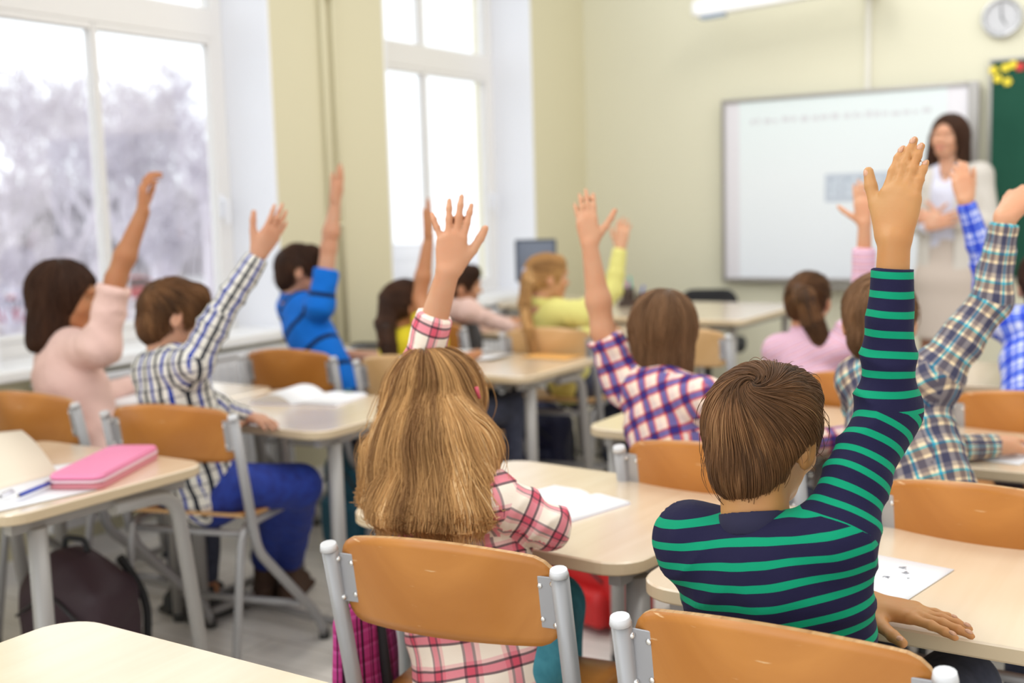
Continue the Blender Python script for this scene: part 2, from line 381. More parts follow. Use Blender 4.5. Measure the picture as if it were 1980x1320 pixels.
def mesh_np(name, V, F, m, parent=None, pat=None):
    me = bpy.data.meshes.new(name); me.vertices.add(len(V)); me.vertices.foreach_set('co', np.asarray(V, np.float32).ravel())
    me.loops.add(F.size); me.loops.foreach_set('vertex_index', F.astype(np.int32).ravel()); me.polygons.add(len(F))
    me.polygons.foreach_set('loop_start', np.arange(0, F.size, 4, dtype=np.int32)); me.polygons.foreach_set('use_smooth', np.ones(len(F), bool))
    me.update(calc_edges=True); me.materials.append(m)
    if pat is not None:
        for nm_, arr in zip(('pat', 'pat2'), pat if isinstance(pat, list) else [pat]):
            at = me.attributes.new(nm_, 'FLOAT_VECTOR', 'CORNER'); at.data.foreach_set('vector', np.asarray(arr, np.float32).ravel())
    o = bpy.data.objects.new(name, me); COL.objects.link(o)
    if parent is not None: o.parent = parent; o.matrix_parent_inverse = Matrix.Translation(parent.location).inverted()
    return o
def join_vf(parts):
    V = []; F = []; n = 0
    for v, f in parts: V.append(v); F.append(f + n); n += len(v)
    return np.concatenate(V), np.concatenate(F)
def pattern(V, F, prims):
    """per face corner (u, v) in metres measured along the limb or trunk the cloth covers"""
    pb = [p for p in prims if p.bone is not None]; groups = []
    for p in pb:
        for g_ in groups:
            if g_[0].bone is p.bone: g_.append(p); break
        else: groups.append([p])
    WV = .0022 * wav(V, 26, 2.0) + .0010 * wav(V, 60, 5.0); FN = np.cross(V[F[:, 1]] - V[F[:, 0]], V[F[:, 3]] - V[F[:, 0]]); FN /= np.linalg.norm(FN, axis=1, keepdims=True) + 1e-12
    DV = np.stack([np.min([p.f(V) for p in g_], 0) for g_ in groups]); Dm = DV[:, F].mean(2); o = np.argsort(Dm, 0)
    k0 = o[0]; k1 = o[1] if len(groups) > 1 else o[0]; A_ = np.minimum(k0, k1); B_ = np.maximum(k0, k1); outs = []
    for own in (A_, B_):
        out = np.zeros((len(F), 4, 3), np.float32)
        for i, g_ in enumerate(groups):
            m = own == i
            if not m.any(): continue
            a, b, ref, rad, v0 = g_[0].bone; t = nrm(b - a); x = nrm(ref - t * np.dot(ref, t)); y = np.cross(t, x)
            q = V[F[m]] - a; qx = q @ x; qy = q @ y
            ang = np.arctan2(qy, qx); c0 = ang[:, :1]
            ang = c0 + (ang - c0 + math.pi) % (2 * math.pi) - math.pi
            uu = ang * rad
            if rad > .1:
                nn = FN[m]; sd_ = (np.abs(nn @ y) > 1.1 * np.abs(nn @ x))[:, None]; uu = np.where(sd_, qx + .03, qy)
            out[m, :, 0] = uu + 5; out[m, :, 1] = q @ t + v0 + 5 + WV[F[m]]
        outs.append(out)
    fi = np.arange(len(F))[:, None]; outs[0][:, :, 2] = DV[A_[:, None], F] - DV[B_[:, None], F]
    return outs
def hsh(P, a=12.9898, b=78.233, c=37.719): return np.mod(np.sin(P @ A(a, b, c)) * 43758.5453, 1)
def wav(P, f, sd=0.0):                         # smooth pseudo noise in -1..1
    x, y, z = P[:, 0] * f + sd, P[:, 1] * f + sd * 1.7, P[:, 2] * f - sd
    return (np.sin(x + 1.3 * np.sin(y * 1.1 + z * .7)) + np.sin(y * 1.3 + 1.7 * np.sin(z * .9 + x * .5)) + np.sin(z * 1.1 + 1.5 * np.sin(x * 1.2 - y * .6))) / 3
def vnormals(V, F):
    n = np.cross(V[F[:, 1]] - V[F[:, 0]], V[F[:, 3]] - V[F[:, 0]]); N = np.zeros_like(V)
    for k in range(4): np.add.at(N, F[:, k], n)
    return N / (np.linalg.norm(N, axis=1, keepdims=True) + 1e-12)

# ------------------------------------------------------------------ hands, heads, people
def hand(W, Dr, N, right, s=1.0, spread=(8, 2, -5, -12), curl=(8, 10, 10), thumb=(.75, .62, .25), tcurl=15, curls=None):
    """W wrist, Dr towards the fingers, N the way the palm faces; lengths for a child's hand"""
    Dr = nrm(Dr); N = nrm(N - Dr * np.dot(N, Dr)); T = np.cross(Dr, N) * (1 if right else -1); pr = []; W = np.array(W, float); k = .007 * s
    L = [.058, .066, .061, .048]; off = [.0205, .0070, -.0066, -.0192]; bd = [.066, .070, .066, .058]; rr = [.0072, .0074, .0071, .0062]
    nails = []
    for i in range(4):
        b = W + (Dr * bd[i] + T * off[i]) * s; a = math.radians(spread[i]); d = Dr * math.cos(a) + T * math.sin(a)
        pr.append(cap(W + (Dr * .004 + T * off[i] * .55) * s, b - Dr * .004 * s, .0105 * s, .0078 * s, k=.010 * s))
        cc = curls[i] if curls else curl; ax = np.cross(d, N); p = b; ang = 0
        pr.append(ell(b - N * .0015 * s, A(.0078, .0078, .0078) * s, k=.005 * s))
        for j, fr in enumerate((.46, .30, .24)):
            ang += math.radians(cc[j]); dd = d * math.cos(ang) + N * math.sin(ang); q = p + dd * L[i] * fr * s * 1.12
            pr.append(cap(p, q, rr[i] * (1 - .10 * j) * s, rr[i] * (.9 - .12 * j) * s, k=.0018 * s))
            if j: pr.append(ell(p, A(1, 1, 1) * rr[i] * (1.015 - .08 * j) * s, k=.003 * s))
            p = q
        nails.append((p - dd * .004 * s, dd, -(N * math.cos(ang) - d * math.sin(ang)), rr[i] * s))
    pr.append(ell(W + (Dr * .04 - N * .001) * s, A(.024, .036, .0105) * s, np.stack([T, Dr, N]), k=.012 * s))
    t0 = W + (Dr * .012 + T * .016 + N * .004) * s; td = nrm(Dr * thumb[0] + T * thumb[1] + N * thumb[2]); t1 = t0 + td * .042 * s
    pr.append(cap(t0, t1, .0125 * s, .0092 * s, k=.012 * s))
    td2 = nrm(td * math.cos(math.radians(tcurl)) + Dr * math.sin(math.radians(tcurl))); t2 = t1 + td2 * .027 * s; td3 = nrm(td2 + Dr * .12 - T * .05); t3 = t2 + td3 * .021 * s
    pr.append(cap(t1, t2, .0088 * s, .0082 * s, k=.003 * s)); pr.append(cap(t2, t3, .0086 * s, .0068 * s, k=.003 * s))
    nails.append((t3 - td3 * .004 * s, td3, nrm(-N * .75 + T * .4), .0085 * s))
    return pr, nails
def head_frame(hf, tilt=0.0, roll=0.0):
    Fw = nrm(hf); Sd = nrm(np.cross(Fw, UP)); U = np.cross(Sd, Fw)
    t = math.radians(tilt); Fw, U = Fw * math.cos(t) - U * math.sin(t), U * math.cos(t) + Fw * math.sin(t)       # tilt > 0 looks down
    r = math.radians(roll); Sd, U = Sd * math.cos(r) + U * math.sin(r), U * math.cos(r) - Sd * math.sin(r)
    return np.stack([Sd, Fw, U])
def head_prims(c, B, s=1.0, neck=None, nr=.042, face=True):
    L = lambda x, y, z: c + (B.T @ A(x, y, z)) * s
    pr = [ell(c, A(.071, .088, .080) * s, B), ell(L(0, .026, -.052), A(.055, .060, .062) * s, B, k=.014), cap(L(-.014, .060, -.096), L(.014, .060, -.096), .016 * s, k=.02),
          ell(L(0, .058, -.022), A(.057, .034, .046) * s, B, k=.01), ell(L(0, -.035, -.02), A(.055, .055, .06) * s, B, k=.008)]
    if face:
        pr += [cap(L(0, .088, -.020), L(0, .103, -.045), .0055 * s, .0088 * s, k=.008 * s), cap(L(-.009, .094, -.048), L(.009, .094, -.048), .0062 * s, k=.006 * s),
               ell(L(0, .090, .006), A(.05, .010, .008) * s, B, k=.012 * s), ell(L(.034, .066, -.045), A(.022, .020, .02) * s, B, k=.012), ell(L(-.034, .066, -.045), A(.022, .020, .02) * s, B, k=.012),
               ell(L(.030, .096, -.014), A(.014, .012, .009) * s, B, k=.008, sub=True), ell(L(-.030, .096, -.014), A(.014, .012, .009) * s, B, k=.008, sub=True),
               cap(L(-.016, .084, -.068), L(.016, .084, -.068), .0058 * s, k=.004), cap(L(-.012, .084, -.0765), L(.012, .084, -.0765), .0062 * s, k=.004)]
    for sd in (1, -1):
        e = L(sd * .0735, -.006, -.022); Be = np.stack([nrm(B[0] * sd + B[1] * -.35), nrm(B[1] + B[0] * sd * .35), B[2]])
        pr += [ell(e, A(.0085, .0175, .0285) * s, Be, k=.006), ell(e + (B[0] * sd * .009 + B[2] * .003) * s, A(.006, .0115, .019) * s, Be, k=.004, sub=True),
               cap(e + (B[0] * sd * .004 - B[2] * .008 - B[1] * .006) * s, e + (B[0] * sd * .004 + B[2] * .010 - B[1] * .006) * s, .0035 * s, k=.004)]
    if neck is not None: pr.append(cap(L(0, -.024, -.055), neck, nr * s, nr * s * 1.08, k=.022))
    return pr

skins = {}
def skin(n, c):
    if n in skins: return skins[n]
    m = mat('skin_' + n, c, .5, spec=.35, sss=.25, noise=((14, 14, 14), (c[0] * .98, c[1] * .86, c[2] * .80), 3), bump=(120, .12)); skins[n] = m; return m
SK = skin('warm', (.56, .30, .175)); SKT = skin('tan', (.45, .21, .10)); SKP = skin('rosy', (.56, .31, .20)); SKB = skin('golden', (.46, .235, .085))
m_eye = mat('eye_white', (.85, .83, .8), .2); m_iris = mat('eye_iris', (.06, .035, .02), .15); m_lip = mat('lips', (.62, .20, .17), .4, sss=.1)
m_brow = mat('eyebrow_hair', (.06, .03, .015), .7)

def hair_mat(name, c1, c2, c3=None, rough=.5, spec=.25):
    if name in MATS: return MATS[name]
    m = bpy.data.materials.new(name); m.use_nodes = True; MATS[name] = m; nt = m.node_tree; b = nt.nodes['Principled BSDF']
    at = nt.nodes.new('ShaderNodeAttribute'); at.attribute_name = 'tint'
    r = nt.nodes.new('ShaderNodeValToRGB'); e = r.color_ramp.elements; e[0].color = (*c1, 1); e[1].color = (*c2, 1)
    if c3: q = e.new(.85); q.color = (*c2, 1); e[2].color = (*c3, 1)
    nt.links.new(at.outputs['Fac'], r.inputs[0]); nt.links.new(r.outputs[0], b.inputs['Base Color'])
    b.inputs['Roughness'].default_value = rough; b.inputs['Specular IOR Level'].default_value = spec
    b.inputs['Anisotropic'].default_value = .6
    return m
def hair_build(parent, prims, h, field, mcap, mstr, n=3000, length=(.05, .09), steps=9, rad=.00045, wave=0.0, wl=.09, lift=.004, clumps=90, seed=0, capshrink=.004, tipout=0.0, region=None, free=None, zstop=None, streak=None, sa=1.0):
    rs = np.random.RandomState(seed)
    V, F = surf(prims, h); o = mesh_np('hair', V - 0 * V, F, mcap, parent)
    a = V[F]; ar = np.linalg.norm(np.cross(a[:, 1] - a[:, 0], a[:, 3] - a[:, 0]), axis=1); 
    if region is not None: ar = ar * region(a.mean(1))
    pick = rs.choice(len(F), n, p=ar / ar.sum()); P = a[pick].mean(1) + (rs.rand(n, 3) - .5) * h
    cc = P[rs.choice(n, clumps)]; own = ((P[:, None] - cc[None]) ** 2).sum(2).argmin(1)
    ct = rs.rand(clumps); cl = rs.rand(clumps); ph0 = 3.0 * wav(P, 16, seed)
    Lh = length[0] + (length[1] - length[0]) * rs.rand(n); step = Lh / (steps - 1); pts = np.zeros((n, steps, 3)); lf = lift * (.15 + .85 * rs.rand(n)) * (.5 + cl[own]) * np.where(rs.rand(n) < .015, 2.6, 1); ext = rs.rand(n) * .6; zs = None if zstop is None else zstop + .045 * rs.rand(clumps)[own] - .02 * rs.rand(n)
    for i in range(steps):
        g = sdf_grad(prims, P); d = sdf_eval(prims, P)
        if free is not None:
            fz = np.clip(((P - free[0]) @ free[1]) / .02, 0, 1); g0 = g * (1 - free[1] * 0); g0 = g - free[1] * (g @ free[1])[:, None]; g = np.where(fz[:, None] > 0, g0 / (np.linalg.norm(g0, axis=1, keepdims=True) + 1e-9), g); d = d * (1 - fz)
        P = P - g * d[:, None]
        s = i / (steps - 1); side = field(P, g); side = side - g * (side * g).sum(1, keepdims=True); side /= np.linalg.norm(side, axis=1, keepdims=True) + 1e-9
        lat = np.cross(side, g); stp = np.ones(n) if zstop is None else (P[:, 2] > zs).astype(float); q = P + g * (lf * min(1, .35 + s * 1.2) + tipout * s * s)[:, None]
        if wave:
            q = q + lat * (wave * np.sin(P[:, 2] / wl * 6.28 + ph0 + ext * .5))[:, None] + g * (wave * .6 * (1 + np.cos(P[:, 2] / wl * 6.28 + ph0 * 1.3)))[:, None]
        pts[:, i] = q; P = P + side * (step * stp)[:, None] + (rs.rand(n, 3) - .5) * .0003
    tv = ct[own] * .66 + rs.rand(n) * .22 + .12 * wav(P, 30, 5) + .08
    if streak is not None:
        q_ = pts[:, steps // 2] - streak; az = np.arctan2(q_[:, 1], q_[:, 0]); tv = .46 + sa * .26 * np.sin(az * 8 + 1.2 * np.sin(az * 3 + seed)) + sa * .16 * np.sin(az * 21 + seed) + .34 * (rs.rand(n) - .5) + .25 * (ct[own] - .5)
    hc = bpy.data.hair_curves.new('hair_strands'); hc.add_curves([steps] * n)
    off = -np.array(parent.location)
    hc.position_data.foreach_set('vector', (pts).astype(np.float32).ravel())
    ra = hc.attributes.get('radius') or hc.attributes.new('radius', 'FLOAT', 'POINT')
    tp = np.clip(1.15 - np.linspace(0, 1, steps) ** 3, .15, 1); ra.data.foreach_set('value', (np.ones(n)[:, None] * tp * rad).astype(np.float32).ravel())
    ti = hc.attributes.new('tint', 'FLOAT', 'CURVE'); ti.data.foreach_set('value', np.clip(tv, 0, 1).astype(np.float32))
    hc.materials.append(mstr); ho = bpy.data.objects.new('hair_strands', hc); COL.objects.link(ho); ho.parent = o
    ho.matrix_parent_inverse = (Matrix.Translation(parent.location)).inverted() if False else Matrix.Identity(4)
    return o
def fld_down(c, B, part=(0, .03, .085), g=.9):
    top = c + B.T @ A(*part)
    def f(P, N):
        v = P - top; dist = np.linalg.norm(v, axis=1, keepdims=True); return v / (dist + 1e-6) + (-B[2]) * g * np.clip(dist / .08, .1, 1.5)
    return f
def fld_whorl(c, B, crown=(0, -.05, .075), sw=1.1, g=.35, r0=.07):
    top = c + B.T @ A(*crown)
    def f(P, N):
        v = P - top; dist = np.linalg.norm(v, axis=1, keepdims=True); v = v - N * (v * N).sum(1, keepdims=True); v /= np.linalg.norm(v, axis=1, keepdims=True) + 1e-9
        ang = sw * np.exp(-dist / r0); u = v * np.cos(ang) + np.cross(N, v) * np.sin(ang)
        return u + (-B[2]) * g * np.clip(dist / .1, 0, 1.6)
    return f
def fld_pony(tie, tail, wid=.06):
    tail = [np.array(t, float) for t in tail]; seg = [nrm(b - a) for a, b in zip(tail[:-1], tail[1:])]
    def f(P, N):
        dd = np.stack([np.linalg.norm(P - (a + b) / 2, axis=1) for a, b in zip(tail[:-1], tail[1:])]); k = dd.argmin(0); dv = np.array(seg)[k]
        v = tie - P; dist = np.linalg.norm(v, axis=1, keepdims=True); on = (dd.min(0) < wid)[:, None]
        return np.where(on, dv, v / (dist + 1e-6))
    return f

class Person: pass
def person(name_label, base, mats, J, s=1.0, h=.008, hf=(0, 1, 0), tilt=0, roll=0, skinm=None, garment='shirt', sleeve=('long', 'long'), hands=None, cloth_v=0.0,
           legs=True, trousers=None, face=True, hem=0.0, wr=.004, shoe=None, nr=.042, fine=.005, headfine=None, group='pupils raising a hand in class', cat='child', neckcut=.0, skirt=None, chest=(.125, .088), waist=(.108, .085), girth=1.0, seatz=.48, fwd=None, collar=True, hs=.93, autoneck=True, yoke=True):
    """J: joints in world coordinates: pelvis, neck, head, sl, sr, el, er, wl, wr (left / right)"""
    root = empty('person', (float(base[0]), float(base[1]), 0), 0, name_label, cat, group); skinm = skinm or SK
    B = head_frame(hf, tilt, roll); c = J['head']
    if autoneck: J['neck'] = c - UP * .124 * s - nrm(A(B[1][0], B[1][1], 0)) * .032
    pel, neck = J['pelvis'], J['neck']; sl, sr = J['sl'], J['sr']
    side = nrm(sr - sl); fw = A(*fwd) if fwd is not None else nrm(np.cross(UP, side)); chestp = neck + (pel - neck) * .26; mid = pel * .45 + neck * .55
    hl, hr = J.get('hl'), J.get('hr')
    # trunk and covered limbs, coarse
    core = [ecap(pel, mid, side, (.095 * s, .07 * s), (.10 * s, .07 * s)), ecap(mid, chestp, side, (.10 * s, .07 * s), (.11 * s, .072 * s)), cap(sl * .75 + chestp * .25, sr * .75 + chestp * .25, .026 * s, k=.02), cap(neck - UP * .04 * s, neck - UP * .005, .040 * s, k=.03)]
    hipL = pel - side * .065 * s - UP * .01; hipR = pel + side * .065 * s - UP * .01; legj = J.get('legs')
    if legs and legj is None:
        legj = []
        for hp in (hipL, hipR):
            kn = A(hp[0], hp[1], seatz + .055 * s) + fw * .34 * s; an = A(kn[0], kn[1], .10) - fw * .04; legj.append((hp, kn, an, an + fw * .13 * s - UP * .06))
    if legs:
        for hp, kn, an, tt in legj: core += [cap(hp, kn, .055 * s, .042 * s), cap(kn, an, .042 * s, .028 * s), cap(an - UP * .03, an + nrm(tt - an) * .03, .025 * s)]
    parts = [surf(core, max(h, .008))]
    # head, fine
    hp = head_prims(c, B, s * hs, neck - UP * .02, nr / hs, face); parts.append(surf(hp, headfine or fine))
    nails = []
    for sd, (sh, e, wri, key) in enumerate(((sl, J['el'], J['wl'], 'l'), (sr, J['er'], J['wr'], 'r'))):
        if wri is None: continue
        hd = (hands or {}).get(key); q0, q1, q2, q3 = (.030, .024, .023, .0195) if sleeve[sd] == 'long' or (not isinstance(sleeve[sd], str) and sleeve[sd] < 0) else (.028, .024, .027, .0195) if not isinstance(sleeve[sd], str) else (.034, .029, .030, .0195)
        arm = [cap(sh, e, q0 * s, q1 * s, k=.015), cap(e, e + (wri - e) * .35, q1 * s, q2 * s, k=.015), cap(e + (wri - e) * .35, wri, q2 * s, q3 * s, k=.015)]
        if hd:
            hsz = hd.pop('s', 1.0) * s; hpz, nl = hand(wri, right=(key == 'r'), s=hsz, **hd); arm += hpz; nails.append((nl, hd))
            parts.append(surf(arm, hd.get('_h', min(fine, .0042)) if False else min(fine, .0045)))
        else: parts.append(surf(arm, h))
    V, F = join_vf(parts); body = mesh_np('body', V, F, skinm, root)
    if face:
        for sd in (1, -1):
            L = lambda x, y, z: c + (B.T @ A(x, y, z)) * s * hs
            eb = MB(); eb.sphere(L(sd * .029, .0725, -.015), .0108 * s * hs, 12, 0); eb.sphere(L(sd * .029, .0795, -.015), .0056 * s * hs, 10, 1, None)
            o = eb.build('eye', [m_eye, m_iris], root); o.matrix_parent_inverse = Matrix.Translation(root.location).inverted()
            bb = MB(); bb.tube([L(sd * .014, .0875, .002), L(sd * .029, .086, .007), L(sd * .045, .074, .002)], [.0022 * s, .003 * s, .0015 * s], 6)
            o = bb.build('eyebrow', m_brow, root); o.matrix_parent_inverse = Matrix.Translation(root.location).inverted()
    # garment: trunk and sleeves
    g = girth * s; pr = []; fl = J.get('flare', 1.0)
    hb = pel + UP * (hem)
    tb = (pel, neck, -fw, .115 * s, cloth_v)
    hemcut = [(hb - UP * .05 * s, -nrm(neck - pel))]
    pr.append(ecap(pel - UP * .02, mid, side, (waist[0] * g * fl, waist[1] * g * fl), ((waist[0] + chest[0]) / 2 * g, (waist[1] + chest[1]) / 2 * g), k=.015, cut=hemcut, bone=tb))
    pr.append(ecap(mid, chestp, side, ((waist[0] + chest[0]) / 2 * g, (waist[1] + chest[1]) / 2 * g), (chest[0] * g, chest[1] * g), k=.008, bone=tb))
    if yoke: pr.append(cap(sl * .8 + sr * .2, sr * .8 + sl * .2, .046 * g, k=.03, bone=tb)); pr.append(ecap(sl * .35 + sr * .3 + neck * .35, sr * .35 + sl * .3 + neck * .35, fw, (.055 * g, .055 * g), (.055 * g, .055 * g), k=.03, bone=tb))
    if not yoke: pr.append(ecap(neck - UP * .046 * s - side * .045 * s, neck - UP * .046 * s + side * .045 * s, fw, (.056 * g, .056 * g), (.056 * g, .056 * g), k=.03, bone=tb))
    for sh, e, wri, slv, ref in ((sl, J['el'], J['wl'], sleeve[0], -side), (sr, J['er'], J['wr'], sleeve[1], side)):
        up = e - sh; lu = np.linalg.norm(up); bn = (sh, e, fw + .1 * UP, .05 * s, cloth_v + .013)
        pr.append(ecap(chestp + (neck - chestp) * .45, sh, UP, (.055 * g, .055 * g), (.0505 * g, .0505 * g), k=.03, bone=tb))
        if slv == 'short':
            e2 = sh + up * .62; pr.append(cap(sh, sh + up * .75, .052 * g, .050 * g, k=.03, cut=[(e2, nrm(up))], bone=bn)); continue
        pr.append(cap(sh, e, .048 * g, .040 * g, k=.022, bone=bn))
        if slv == 'elbow':
            pr[-1] = cap(sh, sh + up * .96, .052 * g, .046 * g, k=.03, cut=[(sh + up * .9, nrm(up))], bone=bn); continue
        tight = slv == 'long' or (not isinstance(slv, str) and slv < 0); fr = abs(float(slv)) if slv not in ('long',) else .97
        fa = (e, wri, fw + .1 * UP, .045 * s, cloth_v + .013 + lu); end = e + (wri - e) * fr
        pr.append(cap(e, e + (wri - e) * (fr + .12), .040 * g, (.0265 if tight else .034) * g, k=.008, cut=[(end, nrm(wri - e))], bone=fa))
    Bn = np.stack([side, fw, UP])
    nd = nrm(c + (B.T @ A(0, -.024, -.055)) * s * hs - neck); pr.append(ell(neck + nd * (.060 * s), A(.050, .050, .046) * s, Bn, k=.006, sub=True))
    if not collar: pr.append(ell(neck + fw * .062 + UP * .015, A(.036, .050, .085) * s, Bn, k=.006, sub=True))
    sp = [p for p in pr if not p.sub]
    V, F = surf(pr, h)
    N = vnormals(V, F)
    if wr:
        amp = np.zeros(len(V)); lowp = np.clip(1 - np.abs((V - (pel + UP * .08)) @ nrm(neck - pel)) / .16, 0, 1)
        amp += wr * .6 * lowp * np.sin((V @ nrm(neck - pel)) * 75 + 2.5 * wav(V, 14, 1.0))
        for e_ in (J['el'], J['er'], sl, sr):
            dd = np.linalg.norm(V - e_, axis=1); amp += wr * 1.5 * np.exp(-(dd / .09) ** 2) * (1 - 1.6 * np.abs(np.sin(dd * 62 + 1.9 * wav(V, 20, 3.0))) ** .8)
        amp += wr * .8 * wav(V, 24, 7.0) * .8 + wr * .35 * wav(V, 55, 2.0)
        V = V + N * (amp * np.clip(np.linalg.norm(V - neck, axis=1) / .06 - 1.0, .05, 1))[:, None]
    top = mesh_np(garment, V, F, mats['top'], root, pattern(V, F, sp))
    if collar:
        cb = [ecap(neck + nd * .008 * s, neck + nd * .026 * s, side, (.049 * s, .048 * s), (.047 * s, .046 * s), k=.01, bone=tb, cut=[(neck + nd * (.030 if yoke else .021) * s, nd), (neck + nd * (-.012 if yoke else -.009) * s, -nd)]), ecap(neck - nd * .0, neck + nd * .1 * s, side, (.0435 * s, .043 * s), (.0425 * s, .042 * s), k=.003, sub=True)]
        V, F = surf(cb, .0024 if h < .006 else .004); mesh_np('collar', V, F, mats.get('collar', mats['top']), root, pattern(V, F, [p for p in cb if not p.sub]))
    if legs and trousers is not None:
        pr = [ecap(pel - UP * .03 + fw * .018, pel + UP * .02 * s + fw * .018, side, (.106 * s, .082 * s), (.100 * s, .078 * s), k=.02)]
        for hp, kn, an, tt in legj:
            pr += [cap(hp, kn, .072 * s, .056 * s, k=.03), cap(kn, an - nrm(an - kn) * .0, .056 * s, .044 * s, k=.02, cut=[(an - nrm(an - kn) * .02, nrm(an - kn))])]
        V, F = surf(pr, max(h, .007)); N = vnormals(V, F); V = V + N * (.003 * wav(V, 30, 4.0))[:, None]; mesh_np('trousers', V, F, trousers, root, np.zeros((len(F), 4, 3), np.float32))
        for hp, kn, an, tt in legj:
            d = nrm(A(*(tt - an)[:2], 0)); gz = A(0, 0, 1); sd_ = np.cross(d, gz); q = an - UP * .01
            pr = [cap(q, A(q[0], q[1], .035) , .034 * s, .036 * s, k=.02), cap(A(q[0], q[1], .036) - d * .03, A(q[0], q[1], .033) + d * .12 * s, .036 * s, .030 * s, k=.02), box_p(A(q[0], q[1], .012) + d * .045, A(.115 * s, .038 * s, .012), np.stack([d, sd_, gz]), r=.011, k=.004)]
            for p in pr: p.cut = [(A(0, 0, .001), A(0, 0, -1))]
            V, F = surf(pr, .007); mesh_np('shoe', V, F, shoe or mats['shoe'], root)
    root['_'] = 1; del root['_']
    P = Person(); P.root = root; P.B = B; P.c = c; P.s = s * hs; P.side = side; P.fw = fw; P.nails = nails; P.pel = pel; P.neck = neck
    return P
def HL(P, x, y, z): return P.c + (P.B.T @ A(x, y, z)) * P.s

#@@PARTS@@
# ------------------------------------------------------------------ furniture
def wood_material(name, c1, c2, sc=(3, 3, 60), rough=.35, coat=.2, wear=None):
    m = bpy.data.materials.new(name); m.use_nodes = True; nt = m.node_tree; b = nt.nodes['Principled BSDF']; L = nt.links.new
    t = nt.nodes.new('ShaderNodeTexCoord'); mp = nt.nodes.new('ShaderNodeMapping'); mp.inputs['Scale'].default_value = sc
    n = nt.nodes.new('ShaderNodeTexNoise'); n.inputs['Scale'].default_value = 1; n.inputs['Detail'].default_value = 7; n.inputs['Distortion'].default_value = .6
    r = nt.nodes.new('ShaderNodeValToRGB'); r.color_ramp.elements[0].position = .32; r.color_ramp.elements[1].position = .68
    r.color_ramp.elements[0].color = (*c1, 1); r.color_ramp.elements[1].color = (*c2, 1)
    L(t.outputs['Object'], mp.inputs[0]); L(mp.outputs[0], n.inputs[0]); L(n.outputs[0], r.inputs[0]); out = r.outputs[0]
    if wear:
        n2 = nt.nodes.new('ShaderNodeTexNoise'); n2.inputs['Scale'].default_value = 1; n2.inputs['Detail'].default_value = 4; mp2 = nt.nodes.new('ShaderNodeMapping'); mp2.inputs['Scale'].default_value = (14, 60, 90); mp2.inputs['Rotation'].default_value = (0, .25, 0)
        r2 = nt.nodes.new('ShaderNodeValToRGB'); r2.color_ramp.elements[0].position = .70; r2.color_ramp.elements[1].position = .76; r2.color_ramp.elements[0].color = (0, 0, 0, 1)
        mx = nt.nodes.new('ShaderNodeMix'); mx.data_type = 'RGBA'; mx.inputs[7].default_value = (*wear, 1)
        L(t.outputs['Object'], mp2.inputs[0]); L(mp2.outputs[0], n2.inputs[0]); L(n2.outputs[0], r2.inputs[0]); L(r2.outputs[0], mx.inputs[0]); L(out, mx.inputs[6]); out = mx.outputs[2]
    L(out, b.inputs['Base Color']); b.inputs['Roughness'].default_value = rough; b.inputs['Coat Weight'].default_value = coat; b.inputs['Coat Roughness'].default_value = .2
    return m
m_ply = wood_material('lacquered_beech_plywood', (.43, .155, .022), (.54, .215, .04), (2.5, 40, 3.0), .38, .15, (.72, .45, .22))
m_ply_edge = wood_material('plywood_edge', (.62, .38, .17), (.40, .20, .07), (2, 2, 900), .5, 0)
m_ply_pale = wood_material('pale_lacquered_plywood', (.60, .36, .15), (.70, .45, .22), (2.5, 40, 3.0), .38, .15)
m_tube = mat('grey_painted_steel_tube', (.36, .355, .36), .38, metal=.25, spec=.6)
m_plate = mat('grey_steel_bracket', (.42, .42, .44), .4, metal=.5)
m_screw = mat('bright_screw_head', (.75, .74, .72), .2, metal=1)
m_cap = mat('pale_plastic_tube_cap', (.62, .62, .63), .4)
m_top = wood_material('birch_laminate_desk_top', (.76, .61, .43), (.81, .67, .49), (26, 1.6, 3), .27, 1.0)
m_edge = mat('beige_edge_band', (.60, .475, .31), .5)
m_leg = mat('warm_grey_desk_leg', (.36, .345, .33), .4, metal=.2)
m_foot = mat('black_rubber_foot', (.03, .03, .03), .7)

def curved_panel(w_, zlo, zhi, thick, curve, corner, nx=22, nz=10, topcurve=.0, botcurve=.0):
    """plywood shell: x across, curving back (-y) in the middle; rounded corners. material 0 faces, 1 edge"""
    b = MB(); poly = []
    per = rrect(-w_ / 2, 0, w_ / 2, 1, .0001, 1)
    def ybend(x): return -curve * (1 - (2 * x / w_) ** 2)
    def span(x):
        t = abs(2 * x / w_); e = 1 - t; ex = e * w_ / 2
        cc = corner - math.sqrt(max(0, corner ** 2 - (corner - min(ex, corner)) ** 2))
        return zlo + botcurve * t * t + cc, zhi - topcurve * t * t - cc
    xs = [-w_ / 2 * math.cos(math.pi * k / nx) for k in range(nx + 1)]
    for side_, off in ((0, -thick / 2), (1, thick / 2)):
        V = []; F = []
        for x in xs:
            lo, hi = span(x)
            for j in range(nz + 1): z = lo + (hi - lo) * j / nz; V.append((x, ybend(x) + off, z))
        for i in range(nx):
            for j in range(nz):
                q = (i * (nz + 1) + j, (i + 1) * (nz + 1) + j, (i + 1) * (nz + 1) + j + 1, i * (nz + 1) + j + 1); F.append(q if side_ == 0 else q[::-1])
        b.add(V, F, True, 0)
    n1 = (nx + 1) * (nz + 1)
    loop = [i * (nz + 1) + nz for i in range(nx + 1)] + [nx * (nz + 1) + j for j in range(nz - 1, -1, -1)] + [i * (nz + 1) for i in range(nx - 1, -1, -1)] + [j for j in range(1, nz)]
    n = len(loop)
    for k in range(n): a, c = loop[k], loop[(k + 1) % n]; b.F.append((a, c, c + n1, a + n1)); b.S.append(False); b.M.append(1)
    return b
CW = .385
